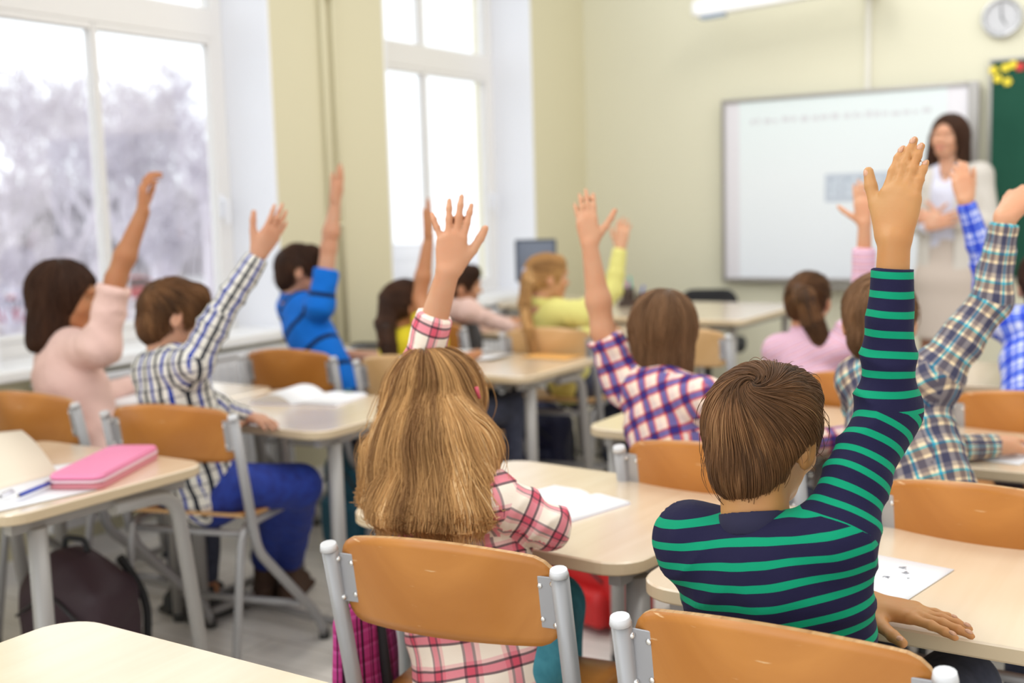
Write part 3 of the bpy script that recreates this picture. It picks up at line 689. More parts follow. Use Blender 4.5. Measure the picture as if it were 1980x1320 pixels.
def make_chair(pale=False):
    r = empty('school_chair', (0, 0, 0)); mp = m_ply_pale if pale else m_ply
    for sx_ in (-1, 1):
        x = sx_ * CW / 2
        b = MB(); b.tube([(x, -.205, .75), (x, -.143, .465), (x, -.120, .375), (x, .20, .085), (x, .235, .012)], .0135, 14, .06, sq=1.0)
        f = b.build('frame_tube', m_tube, r)
        MB().tube([(x, -.2065, .748), (x, -.2085, .758)], [.0145, .0125], 14).build('tube_cap', m_cap, f)
        xi = x - sx_ * .024
        b = MB(); b.tube([(xi, -.235, .012), (xi, -.155, .448), (xi, .16, .448)], .0115, 12, .05); b.build('leg', m_tube, r)
        MB().tube([(xi, -.2365, .0), (xi, -.233, .03)], .0135, 10).build('rubber_foot', m_foot, r); MB().tube([(x, .2365, .0), (x, .232, .03)], .0155, 10).build('rubber_foot', m_foot, f)
        # bracket plate with screws, between tube and back panel
        y0 = -.177
        b = MB(); x1 = x - sx_ * .054; lo, hi = min(x - sx_ * .012, x1), max(x - sx_ * .012, x1)
        def sh(v): return (v[0], -.2 + (.75 - v[2]) * .165 + v[1], v[2])
        poly = [(lo, .660), (hi, .660), (hi, .742), (lo, .742)]
        V = [sh((px_, dy, pz)) for dy in (-.0015, .0015) for px_, pz in poly]
        b.add(V, [(0, 3, 2, 1), (4, 5, 6, 7), (0, 1, 5, 4), (1, 2, 6, 5), (2, 3, 7, 6), (3, 0, 4, 7)])
        bevel(b.build('bracket', m_plate, r), .0012)
        for z_ in (.674, .727): MB().sphere(sh((x - sx_ * .034, -.0025, z_)), (.0042, .0022, .0042), 10).build('screw', m_screw, r)
        for z_ in (.668, .733): MB().sphere(sh((x - sx_ * .0125, -.004, z_)), (.005, .005, .005), 8).build('screw', m_screw, r)
    for a_, c_, e_ in ((.10, .155, 0), (.13, .438, .02), (-.145, .428, .02)): MB().tube([(-CW / 2 + e_, a_, c_), (CW / 2 - e_, a_, c_)], .010, 10).build('crossbar', m_tube, r)
    p = curved_panel(CW - .022, .632, .788, .010, .040, .035, topcurve=.024, botcurve=-.004)
    p.V = [(v[0], v[1] - .194 + (.75 - v[2]) * .165 + .006 + .002, v[2]) for v in p.V]; p.build('backrest', [mp, m_ply_edge], r)
    b = MB(); poly = rrect(-.18, -.19, .18, .19, .045, 5); N = 14
    def zf(y): return .475 + (.0 if y < .1 else -((y - .1) / .09) ** 2 * .02) + ((-(y + .1) / .09) ** 2 * .016 if y < -.1 else 0) - .006 * math.exp(-((y + .03) / .08) ** 2)
    V = []; F = []; ys = [(-.19 + .38 * j / N) for j in range(N + 1)]
    def half(y): e = .19 - abs(y); c = .045; return .18 - (c - math.sqrt(max(0, c * c - (c - min(e, c)) ** 2)))
    M_ = 10
    for off in (-.005, .005):
        for y in ys:
            hh = half(y)
            for i in range(M_ + 1): V.append((-hh + 2 * hh * i / M_, y, zf(y) + off))
    n1 = (N + 1) * (M_ + 1)
    for j in range(N):
        for i in range(M_):
            a = j * (M_ + 1) + i; q = (a, a + 1, a + M_ + 2, a + M_ + 1); F.append(q[::-1]); F.append(tuple(n1 + k for k in q))
    b.add(V, F, True, 0)
    loop = [i for i in range(M_ + 1)] + [j * (M_ + 1) + M_ for j in range(1, N + 1)] + [N * (M_ + 1) + i for i in range(M_ - 1, -1, -1)] + [j * (M_ + 1) for j in range(N - 1, 0, -1)]
    for k in range(len(loop)): a, c = loop[k], loop[(k + 1) % len(loop)]; b.F.append((a, c, c + n1, a + n1)); b.S.append(False); b.M.append(1)
    b.build('seat', [mp, m_ply_edge], r)
    return r
DW, DD, DZ = .66, .55, .68
def make_desk():
    r = empty('school_desk', (0, 0, 0))            # origin under the middle of the top
    b = MB(); poly = rrect(-DW / 2, -DD / 2, DW / 2, DD / 2, .065, 8); b.prism(poly, DZ - .024, DZ, bev=.003)
    n = len(poly); b.M = [1] * (3 * n) + [1, 0]; b.M[2 * n:3 * n] = [0] * n; b.build('desk_top', [m_top, m_edge], r)
    b = MB()
    for sx_ in (-1, 1): b.box((sx_ * .275 - .012, -.23, DZ - .054), (sx_ * .275 + .012, .23, DZ - .025))
    b.box((-.275, .12, DZ - .06), (.275, .14, DZ - .026)); b.box((-.275, -.17, DZ - .05), (.275, -.15, DZ - .026))
    b.build('under_frame', m_leg, r)
    for sx_ in (-1, 1):
        x = sx_ * .285
        MB().tube([(x, -.17, DZ - .05), (x, -.17, .02)], .021, 14).build('leg', m_leg, r)
        MB().tube([(x, .02, DZ - .055), (x, .20, DZ - .06), (x, .275, .02)], .018, 12, .07).build('leg', m_leg, r)
        MB().tube([(x, -.17, .035), (x, .27, .035)], .014, 10).build('foot_rail', m_leg, r)
        MB().tube([(x, -.17, .0), (x, -.17, .025)], .023, 12).build('rubber_foot', m_foot, r); MB().tube([(x, .276, .0), (x, .274, .025)], .020, 12).build('rubber_foot', m_foot, r)
    MB().tube([(-.285, -.02, .035), (.285, -.02, .035)], .014, 10).build('stretcher', m_leg, r)
    return r
chair0 = make_chair(); chairP = make_chair(True); desk0 = make_desk(); used = set()
def place(src, x, y, rz, label, cat, group):
    o = src if src.name not in used else copy_tree(src)
    used.add(src.name); o.location = (x, y, 0); o.rotation_euler = (0, 0, math.radians(rz)); o['label'] = label; o['category'] = cat; o['group'] = group; return o
GC = 'wooden school chairs'; GD = 'single school desks'
def chair(x, y, rz, label, src=None): return place(src or chair0, x, y, rz, label, 'chair', GC)
def desk(x, y, label, rz=0): return place(desk0, x, y, rz, label, 'desk', GD)
xa, xb = -1.122, -.447                # centre column, left and right desks
desk(xa + .0, .765, 'empty pale desk in the bottom left foreground with nothing on it')
desk(xa, 1.925, 'pale desk in front of the long haired blond girl, open notebook on it', -5)
desk(xb, 1.83, 'pale desk at the right with the drawing sheet and the flat hand on it')
desk(xa, 2.90, 'desk in front of the child in red and blue plaid')
desk(xb, 2.85, 'desk at the right edge with a blank white sheet, just beyond the teal plaid boy')
desk(xa, 4.02, 'desk in front of the ponytail girl in the pink striped shirt')
desk(xb, 3.98, 'desk in front of the boy in blue and white plaid at the right edge')
for i, (yy, la, lb) in enumerate(((1.59, 'desk at the left edge carrying the flat pink pencil case', 'desk at the left edge nearest the window carrying only loose sheets'),
        (2.53, 'desk with an open notebook in front of the boy in black and blue checks', 'desk by the window in front of the girl in the pink blouse'),
        (3.58, 'desk with the orange folder in the middle of the room', 'desk in front of the boy in the blue polo shirt'),
        (4.72, 'desk in front of the girl in the yellow sweater', 'desk in front of the child in the grey vest'))):
    desk(-2.385, yy + .015, la); desk(-3.06, yy + .015, lb)
chair(-1.012, 1.535, 8, 'wooden chair in the foreground under the long haired blond girl')
chair(-.447, 1.445, 2, 'wooden chair in the foreground behind the boy in green stripes, lower right')
chair(-.90, 2.34, 1, 'wooden chair under the child in red and blue plaid')
chair(-.33, 2.22, -3, 'wooden chair under the boy in teal and brown plaid')
chair(-.86, 3.40, 0, 'wooden chair under the ponytail girl in the pink striped shirt')
chair(-.41, 3.22, 0, 'wooden chair under the boy in blue and white plaid at the right edge')
chair(-2.39, 2.20, 15, 'wooden chair under the boy in black, blue and white checks')
chair(-2.93, 2.19, 6, 'wooden chair behind the girl in the pink blouse at the left edge')
chair(-2.90, 3.21, 10, 'wooden chair beside the boy in the blue polo shirt')
chair(-2.36, 3.22, 4, 'wooden chair behind the brown ponytail girl in yellow', chairP)
chair(-2.36, 4.12, 12, 'pale wooden chair behind the girl in the yellow sweater', chairP)
chair(-2.98, 4.22, 0, 'wooden chair behind the child in the grey vest')
chair(-1.84, 4.27, 8, 'empty pale wooden chair standing in the middle aisle before the teacher\'s table', chairP)
# ------------------------------------------------------------------ boards and things on the front wall
m_alu = mat('brushed_aluminium_frame', (.36, .34, .32), .35, metal=.7); m_dark = mat('black_plastic', (.02, .02, .022), .4)
TL = WY(1397, 195, YF - .05); BR = WY(1895, 157, YF - .05); bx0, bx1 = TL[0], BR[0]; bz1 = 1.86; bz0 = .775
wb = empty('interactive_whiteboard', ((bx0 + bx1) / 2, YF - .06, bz0), 0, 'large interactive whiteboard with a dark frame and a faint projected page', 'whiteboard')
hw = (bx1 - bx0) / 2; hh = bz1 - bz0
b = MB(); b.box((-hw, -.015, 0), (-hw + .022, .03, hh)); b.box((hw - .055, -.015, 0), (hw, .03, hh)); b.box((-hw + .022, -.015, 0), (hw - .055, .03, .025)); b.box((-hw + .022, -.015, hh - .022), (hw - .055, .03, hh)); b.box((-hw + .02, .005, .02), (hw - .02, .028, hh - .02))
bevel(b.build('frame', m_alu, wb), .004)
MB().box((-hw + .022, -.002, .025), (hw - .055, .005, hh - .022)).build('writing_surface', mat('glossy_white_board', (.70, .68, .72), .3), wb)
def screen_mat():
    m = bpy.data.materials.new('projected_page'); m.use_nodes = True; nt = m.node_tree; b = nt.nodes['Principled BSDF']; L = nt.links.new
    t = nt.nodes.new('ShaderNodeTexCoord'); s_ = nt.nodes.new('ShaderNodeSeparateXYZ'); r = nt.nodes.new('ShaderNodeValToRGB')
    L(t.outputs['Generated'], s_.inputs[0]); L(s_.outputs[2], r.inputs[0]); r.color_ramp.elements[0].color = (.72, .80, .90, 1); r.color_ramp.elements[1].color = (.70, .95, .93, 1); e = r.color_ramp.elements.new(.55); e.color = (.80, .92, .95, 1)
    L(r.outputs[0], b.inputs['Emission Color']); b.inputs['Emission Strength'].default_value = .27; b.inputs['Base Color'].default_value = (.5, .5, .5, 1); b.inputs['Roughness'].default_value = .5; return m
pg = MB(); pg.box((-hw + .11, -.004, .03), (hw - .165, -.002, hh - .024)); page = pg.build('projected_page', screen_mat(), wb)
m_faint = mat('faint_projected_grey', (.40, .44, .50), .5, emit=.16); m_faint2 = mat('faint_projected_letters', (.5, .55, .60), .5, emit=.22)
random.seed(4); x = -hw + .18; m_ft = mat('faint_projected_text', (.50, .50, .52), .5, emit=.18)
while x < hw - .24:
    wl_ = random.uniform(.018, .05)
    MB().box((x, -.0052, hh - .155 + random.uniform(0, .006)), (x + wl_, -.0042, hh - .128 + random.uniform(-.004, .01))).build('faint_word', m_ft, page); x += wl_ + random.uniform(.008, .03)
MB().box((-.10, -.0055, hh - .62), (.27, -.0042, hh - .46)).build('grey_box', m_faint, page)
b = MB()
for k, (x, w_) in enumerate(((-.06, .04), (-.005, .012), (.03, .05), (.10, .04), (.16, .05))): b.box((x, -.0066, hh - .59), (x + w_ * .35, -.0058, hh - .49)); b.box((x, -.0066, hh - .505), (x + w_, -.0058, hh - .49)); b.box((x, -.0066, hh - .55), (x + w_ * .8, -.0058, hh - .54))
b.build('faint_letters', m_faint2, page)
tr = MB(); tr.box((-.32, -.075, -.035), (.42, .02, -.02)).box((-.32, -.08, -.035), (.42, -.075, -.008)); bevel(tr.build('pen_tray', m_alu, wb), .003)
# cable duct
tag(bevel(MB().box((WY(1680, 100, YF)[0] - .012, YF - .022, 1.86), (WY(1680, 100, YF)[0] + .012, YF, 3.18)).build('cable_duct', mat('white_duct_plastic', (.72, .70, .64), .5)), .003), 'thin vertical cable duct running down to the whiteboard', 'cable duct')
# projector housing on its wall arm above the board
pl_ = D(1335, 22, 5.9); pj = empty('projector', (0, 0, 0), 0, 'long white projector arm reaching out above the whiteboard', 'projector')
p0 = WY(1338, 22, YF - .35); p1 = WY(1700, -42, YF - .30)
m_pj = mat('white_projector_plastic', (.86, .86, .86), .35)
ax_ = nrm(p1 - p0); n_ = nrm(np.cross(ax_, UP)); u_ = np.cross(n_, ax_)
fm = lambda v: p0 + ax_ * v[0] + n_ * v[1] + u_ * v[2]
b = MB(); L_ = np.linalg.norm(p1 - p0); b.prism(rrect(0, -.05, L_, .05, .045, 6), -.04, .05, f=fm, bev=.018); o = b.build('housing', m_pj, pj)
MB().prism(rrect(.05, -.035, .20, .035, .02, 4), -.058, -.039, f=fm, bev=.004).build('lens_window', mat('bluish_lens_glass', (.35, .45, .62), .1), pj)
q = p1 - ax_ * .12; MB().box((q[0] - .04, q[1], q[2] - .03), (q[0] + .04, YF, q[2] + .03)).build('wall_arm', m_pj, pj)
pj_loc = p0.copy()
# green chalkboard
cx0 = WY(1914, 115, YF - .03)[0]; zt = WY(1914, 115, YF - .03)[2]
cbd = empty('chalkboard', (cx0 + 1.2, YF - .03, .80), 0, 'dark green chalkboard at the right edge with round magnets on it', 'chalkboard'); H_ = zt - .80
m_green = mat('green_chalkboard', (.008, .060, .036), .75, spec=.2, noise=((2, 2, 2), (.013, .075, .046), 5))
MB().box((-1.185, -.008, .015), (1.185, .02, H_ - .015)).build('board_surface', m_green, cbd)
b = MB(); b.box((-1.2, -.014, 0), (-1.185, .024, H_)); b.box((1.185, -.014, 0), (1.2, .024, H_)); b.box((-1.185, -.014, H_ - .015), (1.185, .024, H_)); b.box((-1.185, -.014, 0), (1.185, .024, .015)); bevel(b.build('frame', m_alu, cbd), .003)
def magnet(px, py, col, label):
    p = WY(px, py, YF - .042); r = empty('magnet', (p[0], YF - .0385, p[2]), 0, label, 'magnet', 'flower magnets on the chalkboard')
    b = MB(); n = 40; poly = [(.022 * (1 + .14 * math.cos(6 * 2 * math.pi * k / n)) * math.cos(2 * math.pi * k / n), .022 * (1 + .14 * math.cos(6 * 2 * math.pi * k / n)) * math.sin(2 * math.pi * k / n)) for k in range(n)]
    b.prism(poly, 0, .008, f=lambda v: (v[0], -v[2], v[1]), bev=.002); b.build('petals', mat('magnet_' + col[0], col[1], .4), r)
    MB().sphere((0, -.008, 0), (.007, .004, .007), 10).build('knob', mat('magnet_centre_' + col[0], tuple(min(1, c * .8 + .02) for c in col[1]), .4), r)
ye = ('yellow', (.78, .62, .02)); rd = ('red', (.62, .02, .02))
for px, py, l in ((1921, 136, 'yellow magnet at the top left corner of the chalkboard'), (1944, 131, 'yellow magnet just right of the corner one on the chalkboard'), (1959, 125, 'yellow magnet touching the red one on its left'), (1929, 152, 'lower left yellow magnet on the chalkboard'), (1948, 158, 'lowest yellow magnet on the chalkboard')): magnet(px, py, ye, l)
magnet(1972, 129, rd, 'red magnet at the right edge of the picture')
# clock
pc = WY(1937, 34, YF - .03); ck = empty('wall_clock', (pc[0], YF, pc[2]), 0, 'round silver rimmed wall clock above the chalkboard', 'clock'); rc = .103
def disc(r, y0, y1, n=48, r1=None): 
    r1 = r if r1 is None else r1; V = [(r * math.cos(2 * math.pi * k / n), y0, r * math.sin(2 * math.pi * k / n)) for k in range(n)] + [(r1 * math.cos(2 * math.pi * k / n), y1, r1 * math.sin(2 * math.pi * k / n)) for k in range(n)]
    return V, [tuple(range(n)), tuple(range(2 * n - 1, n - 1, -1))] + [(k, n + k, n + (k + 1) % n, (k + 1) % n) for k in range(n)]
b = MB(); n = 48
prof = [(rc, 0), (rc, -.035), (rc - .006, -.042), (rc - .016, -.040), (rc - .020, -.028)]
V = [(r * math.cos(2 * math.pi * k / n), y, r * math.sin(2 * math.pi * k / n)) for r, y in prof for k in range(n)]
b.add(V, [(i * n + k, i * n + (k + 1) % n, (i + 1) * n + (k + 1) % n, (i + 1) * n + k) for i in range(4) for k in range(n)], True); b.build('rim', mat('silver_clock_rim', (.50, .50, .50), .3, metal=.6), ck)
v, f = disc(rc - .015, -.026, -.020); MB().add(v, f).build('dial', mat('grey_dial', (.52, .52, .54), .5), ck)
b = MB()
for k in range(12):
    a = math.pi * k / 6; r0, r1 = rc - .030, rc - .021; c, s_ = math.sin(a), math.cos(a); w_ = .0022
    b.add([(c * r0 - s_ * w_, -.0275, s_ * r0 + c * w_), (c * r0 + s_ * w_, -.0275, s_ * r0 - c * w_), (c * r1 + s_ * w_, -.0275, s_ * r1 - c * w_), (c * r1 - s_ * w_, -.0275, s_ * r1 + c * w_)], [(0, 1, 2, 3)])
b.build('hour_marks', m_dark, ck)
for nm_, a, l in (('hour_hand', 150, .045), ('minute_hand', -4, .068)):
    a = math.radians(a); MB().tube([(-math.sin(a) * .01, -.031, -math.cos(a) * .01), (math.sin(a) * l, -.031, math.cos(a) * l)], .0022, 6).build(nm_, m_dark, ck)

# ------------------------------------------------------------------ teacher's corner
tt = empty('teacher_table', (-2.38, 5.42, 0), 0, 'wide pale table with grey legs before the whiteboard, pencil holder on it', 'table')
b = MB(); poly = rrect(-.48, -.46, .48, .42, .05, 6); b.prism(poly, .695, .72, bev=.003); n = len(poly); b.M = [1] * (3 * n) + [1, 0]; b.M[2 * n:3 * n] = [0] * n; b.build('table_top', [m_top, m_edge], tt)
b = MB(); b.box((-.42, -.40, .66), (.42, -.38, .694)); b.box((-.42, .34, .66), (.42, .36, .694)); b.box((.40, -.38, .66), (.42, .34, .694)); b.box((-.42, -.38, .66), (-.40, .34, .694)); b.build('under_frame', m_leg, tt)
for sx_, sy_ in ((-1, -.39), (1, -.39), (-1, .35), (1, .35)): MB().tube([(sx_ * .41, sy_, .68), (sx_ * .41, sy_, 0)], .019, 12).build('leg', m_leg, tt)
# office chair behind the table
oc = empty('office_chair', (-2.55, 6.12, 0), math.radians(200), 'black office chair behind the teacher\'s table', 'chair')
m_fab = mat('black_chair_fabric', (.018, .018, .02), .8)
b = MB(); b.prism(rrect(-.17, -.02, .17, .17, .08, 8), -.03, .03, f=lambda v: (v[0], -.2 + v[2] - .35 * v[0] ** 2 * 1.5, .58 + v[1]), bev=.02); b.build('backrest', m_fab, oc)
b = MB(); b.prism(rrect(-.22, -.2, .22, .22, .09, 8), .42, .48, bev=.02); b.build('seat', m_fab, oc)
b = MB(); b.tube([(0, 0, .42), (0, 0, .08)], .025, 12); b.tube([(0, -.05, .43), (0, -.24, .45), (0, -.23, .62)], .014, 8, .05)
for k in range(5): a = 2 * math.pi * k / 5; b.tube([(0, 0, .11), (.25 * math.cos(a), .25 * math.sin(a), .07)], [.02, .012], 8)
b.build('base', m_dark, oc)
for k in range(5): a = 2 * math.pi * k / 5; MB().sphere((.25 * math.cos(a), .25 * math.sin(a), .028), (.028, .02, .028), 10).build('caster', m_dark, oc)
# pencil holder
q = G(1222, 592, .72); ph_ = empty('pencil_holder', (q[0], q[1], .72), .3, 'dark desk organiser full of pens on the teacher\'s table', 'pencil holder')
b = MB(); b.box((-.07, -.04, 0), (.07, .04, .035)); b.tube([(-.02, 0, .03), (-.02, 0, .10)], .035, 16); b.box((.025, -.035, .03), (.07, .035, .07)); bevel(b.build('body', mat('dark_brown_plastic', (.05, .028, .02), .4), ph_), .004)
for i, (c, x, l) in enumerate((((.03, .12, .6), -.035, .15), ((.02, .45, .35), .0, .16), ((.02, .4, .3), -.01, .155), ((.6, .1, .3), -.025, .14), ((.05, .1, .5), .045, .11))):
    MB().tube([(x, -.01 + .01 * (i % 3), .05), (x + .01 * (i - 2), 0, l)], .006, 8).build('pen', mat('pen_colour_%d' % i, c, .4), ph_)
# monitor on the window-side table, seen from behind
st = empty('computer_table', (-3.12, 5.72, 0), 0, 'pale table in the window corner under the screen and stacked papers', 'table')
b = MB(); poly = rrect(-.42, -.3, .28, .3, .03, 4); b.prism(poly, .695, .72, bev=.003); n = len(poly); b.M = [1] * (3 * n) + [1, 0]; b.build('table_top', [m_top, m_edge], st)
for sx_, sy_ in ((-.38, -.27), (.25, -.27), (-.38, .27), (.25, .27)): MB().tube([(sx_, sy_, .70), (sx_, sy_, 0)], .018, 10).build('leg', m_leg, st)
cm = D(1036, 492, 6.35); mo = empty('monitor', (cm[0], cm[1], .72), math.radians(28), 'dark computer screen standing in the corner by the far window', 'monitor'); zc = cm[2] - .72
m_mon = mat('dark_blue_grey_plastic', (.06, .075, .11), .35)
b = MB(); b.prism(rrect(-.115, zc - .15, .115, zc + .085, .01, 3), -.012, .012, f=lambda v: (v[0], -v[2], v[1]), bev=.004); b.build('screen_housing', m_mon, mo)
MB().box((-.10, -.0145, zc - .135), (.10, -.012, zc + .07)).build('screen', mat('screen_glass', (.16, .19, .26), .12), mo)
b = MB(); b.tube([(0, .02, zc - .06), (0, .05, .01)], .014, 10); b.prism(rrect(-.09, -.06, .09, .09, .03, 5), 0, .012, bev=.003); b.build('stand', m_dark, mo)

# ------------------------------------------------------------------ papers, notebooks, cases on the desks
m_paper = mat('white_paper', (.86, .86, .88), .7); m_cream = mat('cream_cover', (.80, .70, .56), .7); m_line = mat('ink_grey', (.30, .30, .34), .7); m_lightline = mat('pale_blue_ruling', (.66, .70, .82), .7)
def sheet(name, c, w_, h_, rz, label, cat='paper', group=None, curl=.0, lift=.0012, mt=None):
    """a single sheet, slightly curled at one edge"""
    r = empty(name, (c[0], c[1], c[2]), math.radians(rz), label, cat, group); n = 12; V = []; F = []
    for off in (0, .0006):
        for i in range(n + 1):
            t = i / n; z = lift + off + curl * max(0, (t - .55) / .45) ** 2
            V += [(-w_ / 2 + w_ * t, -h_ / 2, z), (-w_ / 2 + w_ * t, h_ / 2, z)]
    m = 2 * (n + 1)
    for i in range(n): a = 2 * i; F += [(a, a + 1, a + 3, a + 2), (m + a, m + a + 2, m + a + 3, m + a + 1), (a, a + 2, m + a + 2, m + a), (a + 1, m + a + 1, m + a + 3, a + 3)]
    F += [(0, m, m + 1, 1), (2 * n, 2 * n + 1, m + 2 * n + 1, m + 2 * n)]
    raw_obj('page', V, F, mt or m_paper, r); return r
def notebook(c, w_, h_, rz, label, group='notebooks open on the desks', fat=.012, lean=0.0, marks=None):
    r = empty('notebook', (c[0], c[1], c[2]), math.radians(rz), label, 'notebook', group)
    MB().box((-w_, -h_ / 2 - .002, 0), (w_, h_ / 2 + .002, .0015)).build('cover', mat('notebook_cover', (.62, .60, .72), .6), r)
    for sd, nm_ in ((-1, 'left_pages'), (1, 'right_pages')):
        V = []; F = []; n = 14
        for i in range(n + 1):
            t = i / n; x = sd * t * w_ * .985; z = .002 + fat * (math.sin(min(1, t * 3.2) * math.pi / 2) * (1 - t * .55)) + (lean * math.sin(t * math.pi) if sd < 0 else 0)
            V += [(x, -h_ / 2, .0016), (x, h_ / 2, .0016), (x, -h_ / 2, z), (x, h_ / 2, z)]
        for i in range(n):
            a = 4 * i; b_ = a + 4; F += [(a + 2, b_ + 2, b_ + 3, a + 3), (a, a + 2, b_ + 2, b_), (a + 1, b_ + 1, b_ + 3, a + 3), (a, b_, b_ + 1, a + 1)]
        F.append((4 * n, 4 * n + 1, 4 * n + 3, 4 * n + 2)); raw_obj('page_block', V, F, m_paper, r)
    return r
# blond girl's notebook
notebook(G(1092, 985, .68) + A(-.03, .02, 0), .105, .20, -14, 'open white notebook beside the elbow of the long haired blond girl', fat=.008)
# drawing under the striped boy's arm
pc_ = G(1695, 1112, .68); dr = sheet('drawing_sheet', pc_, .17, .19, -10, 'white sheet with small pencil drawings beside the flat hand', 'drawing')
random.seed(7)
def scrib(cx, cy, r_, n):
    p = [(cx + random.uniform(-r_, r_), cy + random.uniform(-r_, r_), .0022) for _ in range(n)]; MB().tube(p, .0005, 4, caps=False).build('pencil_mark', m_line, dr)
scrib(.02, .055, .007, 12); scrib(.035, .035, .009, 8); scrib(.018, -.005, .006, 22); scrib(-.03, .03, .003, 6); scrib(-.045, .0, .003, 6); scrib(.045, .01, .004, 5); scrib(-.01, -.03, .004, 8)
sheet('paper', G(1922, 868, .68), .21, .26, -12, 'blank white sheet on the desk at the right edge', curl=.0, lift=.001)
# checked boy's notebook
notebook(G(598, 772, .68), .15, .215, 14, 'open notebook with a curling left page in front of the checked boy', fat=.010, lean=.022)
g_ = G(672, 767, .68); MB
tag(MB().tube([(-.012, 0, .0), (.014, .006, .0)], .005, 8).build('eraser', mat('dark_green_rubber', (.02, .10, .09), .6), None, (g_[0], g_[1], .70)), 'small dark green eraser lying on the open notebook', 'eraser')
# left edge: pencil case, papers, pen
sheet('paper', G(70, 925, .68) + A(0, 0, 0), .24, .30, -30, 'white sheet on the left edge desk beside the pink pencil case', curl=.0, group='loose sheets on the left edge desk')
sheet('paper', G(20, 960, .68) + A(0, 0, .0008), .22, .28, -8, 'second white sheet under the ballpoint at the left edge', curl=.0, group='loose sheets on the left edge desk')
bk = empty('booklet', tuple(G(40, 905, .68)), 0, 'cream booklet cover lifted half open at the left edge', 'booklet'); o_ = np.array(bk.location)
qa, qb, qc, qd = G(112, 915, .683), G(-70, 965, .683), G(-60, 842, .755), G(42, 832, .745); V = []; n = 10
for off in (0, .0012):
    for i in range(n + 1):
        t = i / n; bow = .012 * math.sin(math.pi * t); V += [qa * (1 - t) + qd * t - o_ + A(0, 0, off + bow), qb * (1 - t) + qc * t - o_ + A(0, 0, off + bow)]
m_ = 2 * (n + 1); F = []
for i in range(n): a = 2 * i; F += [(a, a + 2, a + 3, a + 1), (m_ + a, m_ + a + 1, m_ + a + 3, m_ + a + 2), (a + 1, a + 3, m_ + a + 3, m_ + a + 1), (a, m_ + a, m_ + a + 2, a + 2)]
F += [(0, 1, m_ + 1, m_), (2 * n, m_ + 2 * n, m_ + 2 * n + 1, 2 * n + 1)]
raw_obj('cover', V, F, m_cream, bk)
lf = MB(); e1 = (qb - qa) * .96; e2 = nrm(A(-e1[1], e1[0], 0)) * -.15
lf.add([qa - o_ + A(0, 0, -.0015), qa + e1 - o_ + A(0, 0, -.0015), qa + e1 + e2 - o_ + A(0, 0, -.0015), qa + e2 - o_ + A(0, 0, -.0015)], [(0, 1, 2, 3)]); lf.build('page', m_paper, bk)
def penc(p0, p1, col, label, nm='pen'):
    v = np.array(p1) - np.array(p0); L_ = np.linalg.norm(v); r = empty(nm, tuple(p0), math.atan2(v[1], v[0]), label, nm, 'pens on the desks')
    MB().tube([(0.012, 0, .006), (L_, 0, .006)], .0048, 10).build('barrel', mat('pen_barrel_' + col[0], col[1], .3), r)
    MB().tube([(0, 0, .006), (.012, 0, .006)], [.001, .0046], 10).build('tip', m_screw, r); MB().box((L_ - .04, -.0015, .0105), (L_ - .004, .0015, .013)).build('clip', m_screw, r)
penc(G(30, 966, .69), G(108, 934, .69), ('blue', (.06, .09, .42)), 'blue ballpoint pen lying on the sheet beside the pink case')
penc(G(-6, 968, .69), G(26, 955, .69), ('white', (.8, .8, .85)), 'white pen at the very left edge of the picture')
pcn, pce = G(205, 935, .68), None
cA, cB, cC = G(128, 930, .70), G(190, 945, .70), G(300, 885, .70)
ctr = G(207, 915, .68); pcase = empty('pencil_case', (ctr[0], ctr[1], .68), math.atan2((cC - cB)[1], (cC - cB)[0]), 'flat bright pink pencil case with a pale zip on the left edge desk', 'pencil case')
Lp, Wp = np.linalg.norm(cC - cB) + .03, .125
b = MB(); b.prism(rrect(-Lp / 2, -Wp / 2, Lp / 2, Wp / 2, .025, 6), .0, .017, bev=.005); b.build('lower_shell', mat('dusty_pink_fabric', (.62, .22, .26), .6), pcase)
b = MB(); b.prism(rrect(-Lp / 2 - .001, -Wp / 2 - .001, Lp / 2 + .001, Wp / 2 + .001, .025, 6), .017, .022, bev=.001); b.build('zip', mat('pale_pink_zip', (.80, .60, .66), .5), pcase)
b = MB(); b.prism(rrect(-Lp / 2, -Wp / 2, Lp / 2, Wp / 2, .025, 6), .022, .034, bev=.006); b.build('lid', mat('bright_pink_vinyl', (.80, .24, .42), .45), pcase)
# middle desk
sheet('folder', G(1068, 690, .68), .21, .15, -2, 'flat orange folder on the middle desk', 'folder', lift=.003, mt=mat('orange_card', (.80, .42, .12), .6))
sheet('paper', G(925, 690, .68), .24, .17, 0, 'white sheets on the middle desk left of the orange folder', group='sheets on the middle desk', curl=.01)
sheet('paper', G(905, 683, .68) + A(0, .03, .001), .17, .14, 20, 'white sheet half covered on the middle desk', group='sheets on the middle desk', curl=.02)
sheet('paper', G(700, 700, .68) + A(-.35, .2, .001), .20, .26, 20, 'white sheet on the desk in front of the polo shirt boy')
sheet('paper', G(250, 770, .68), .21, .28, 8, 'white sheet on the window desk between the two raised sleeves', curl=.0)
q = A(-3.10, 3.80, .68); bc = empty('pencil_case', (q[0], q[1], .68), math.radians(12), 'flat black pencil case on the desk of the polo shirt boy', 'pencil case')
b = MB(); b.prism(rrect(-.11, -.045, .11, .045, .02, 5), 0, .022, bev=.006); b.build('body', m_fab, bc); MB().box((-.10, -.0465, .010), (.10, -.044, .013)).build('zip', m_screw, bc)
sheet('paper', G(955, 600, .68), .22, .28, 12, 'white sheet on the desk in front of the grey vest child', curl=.03)
stk = empty('paper_stack', tuple(G(985, 572, .72)), .2, 'stack of white papers on the table by the far window', 'paper')
b = MB(); random.seed(2)
for k in range(14): dx, dy = random.uniform(-.006, .006), random.uniform(-.006, .006); b.box((-.15 + dx, -.105 + dy, k * .003), (.15 + dx, .105 + dy, k * .003 + .0027))
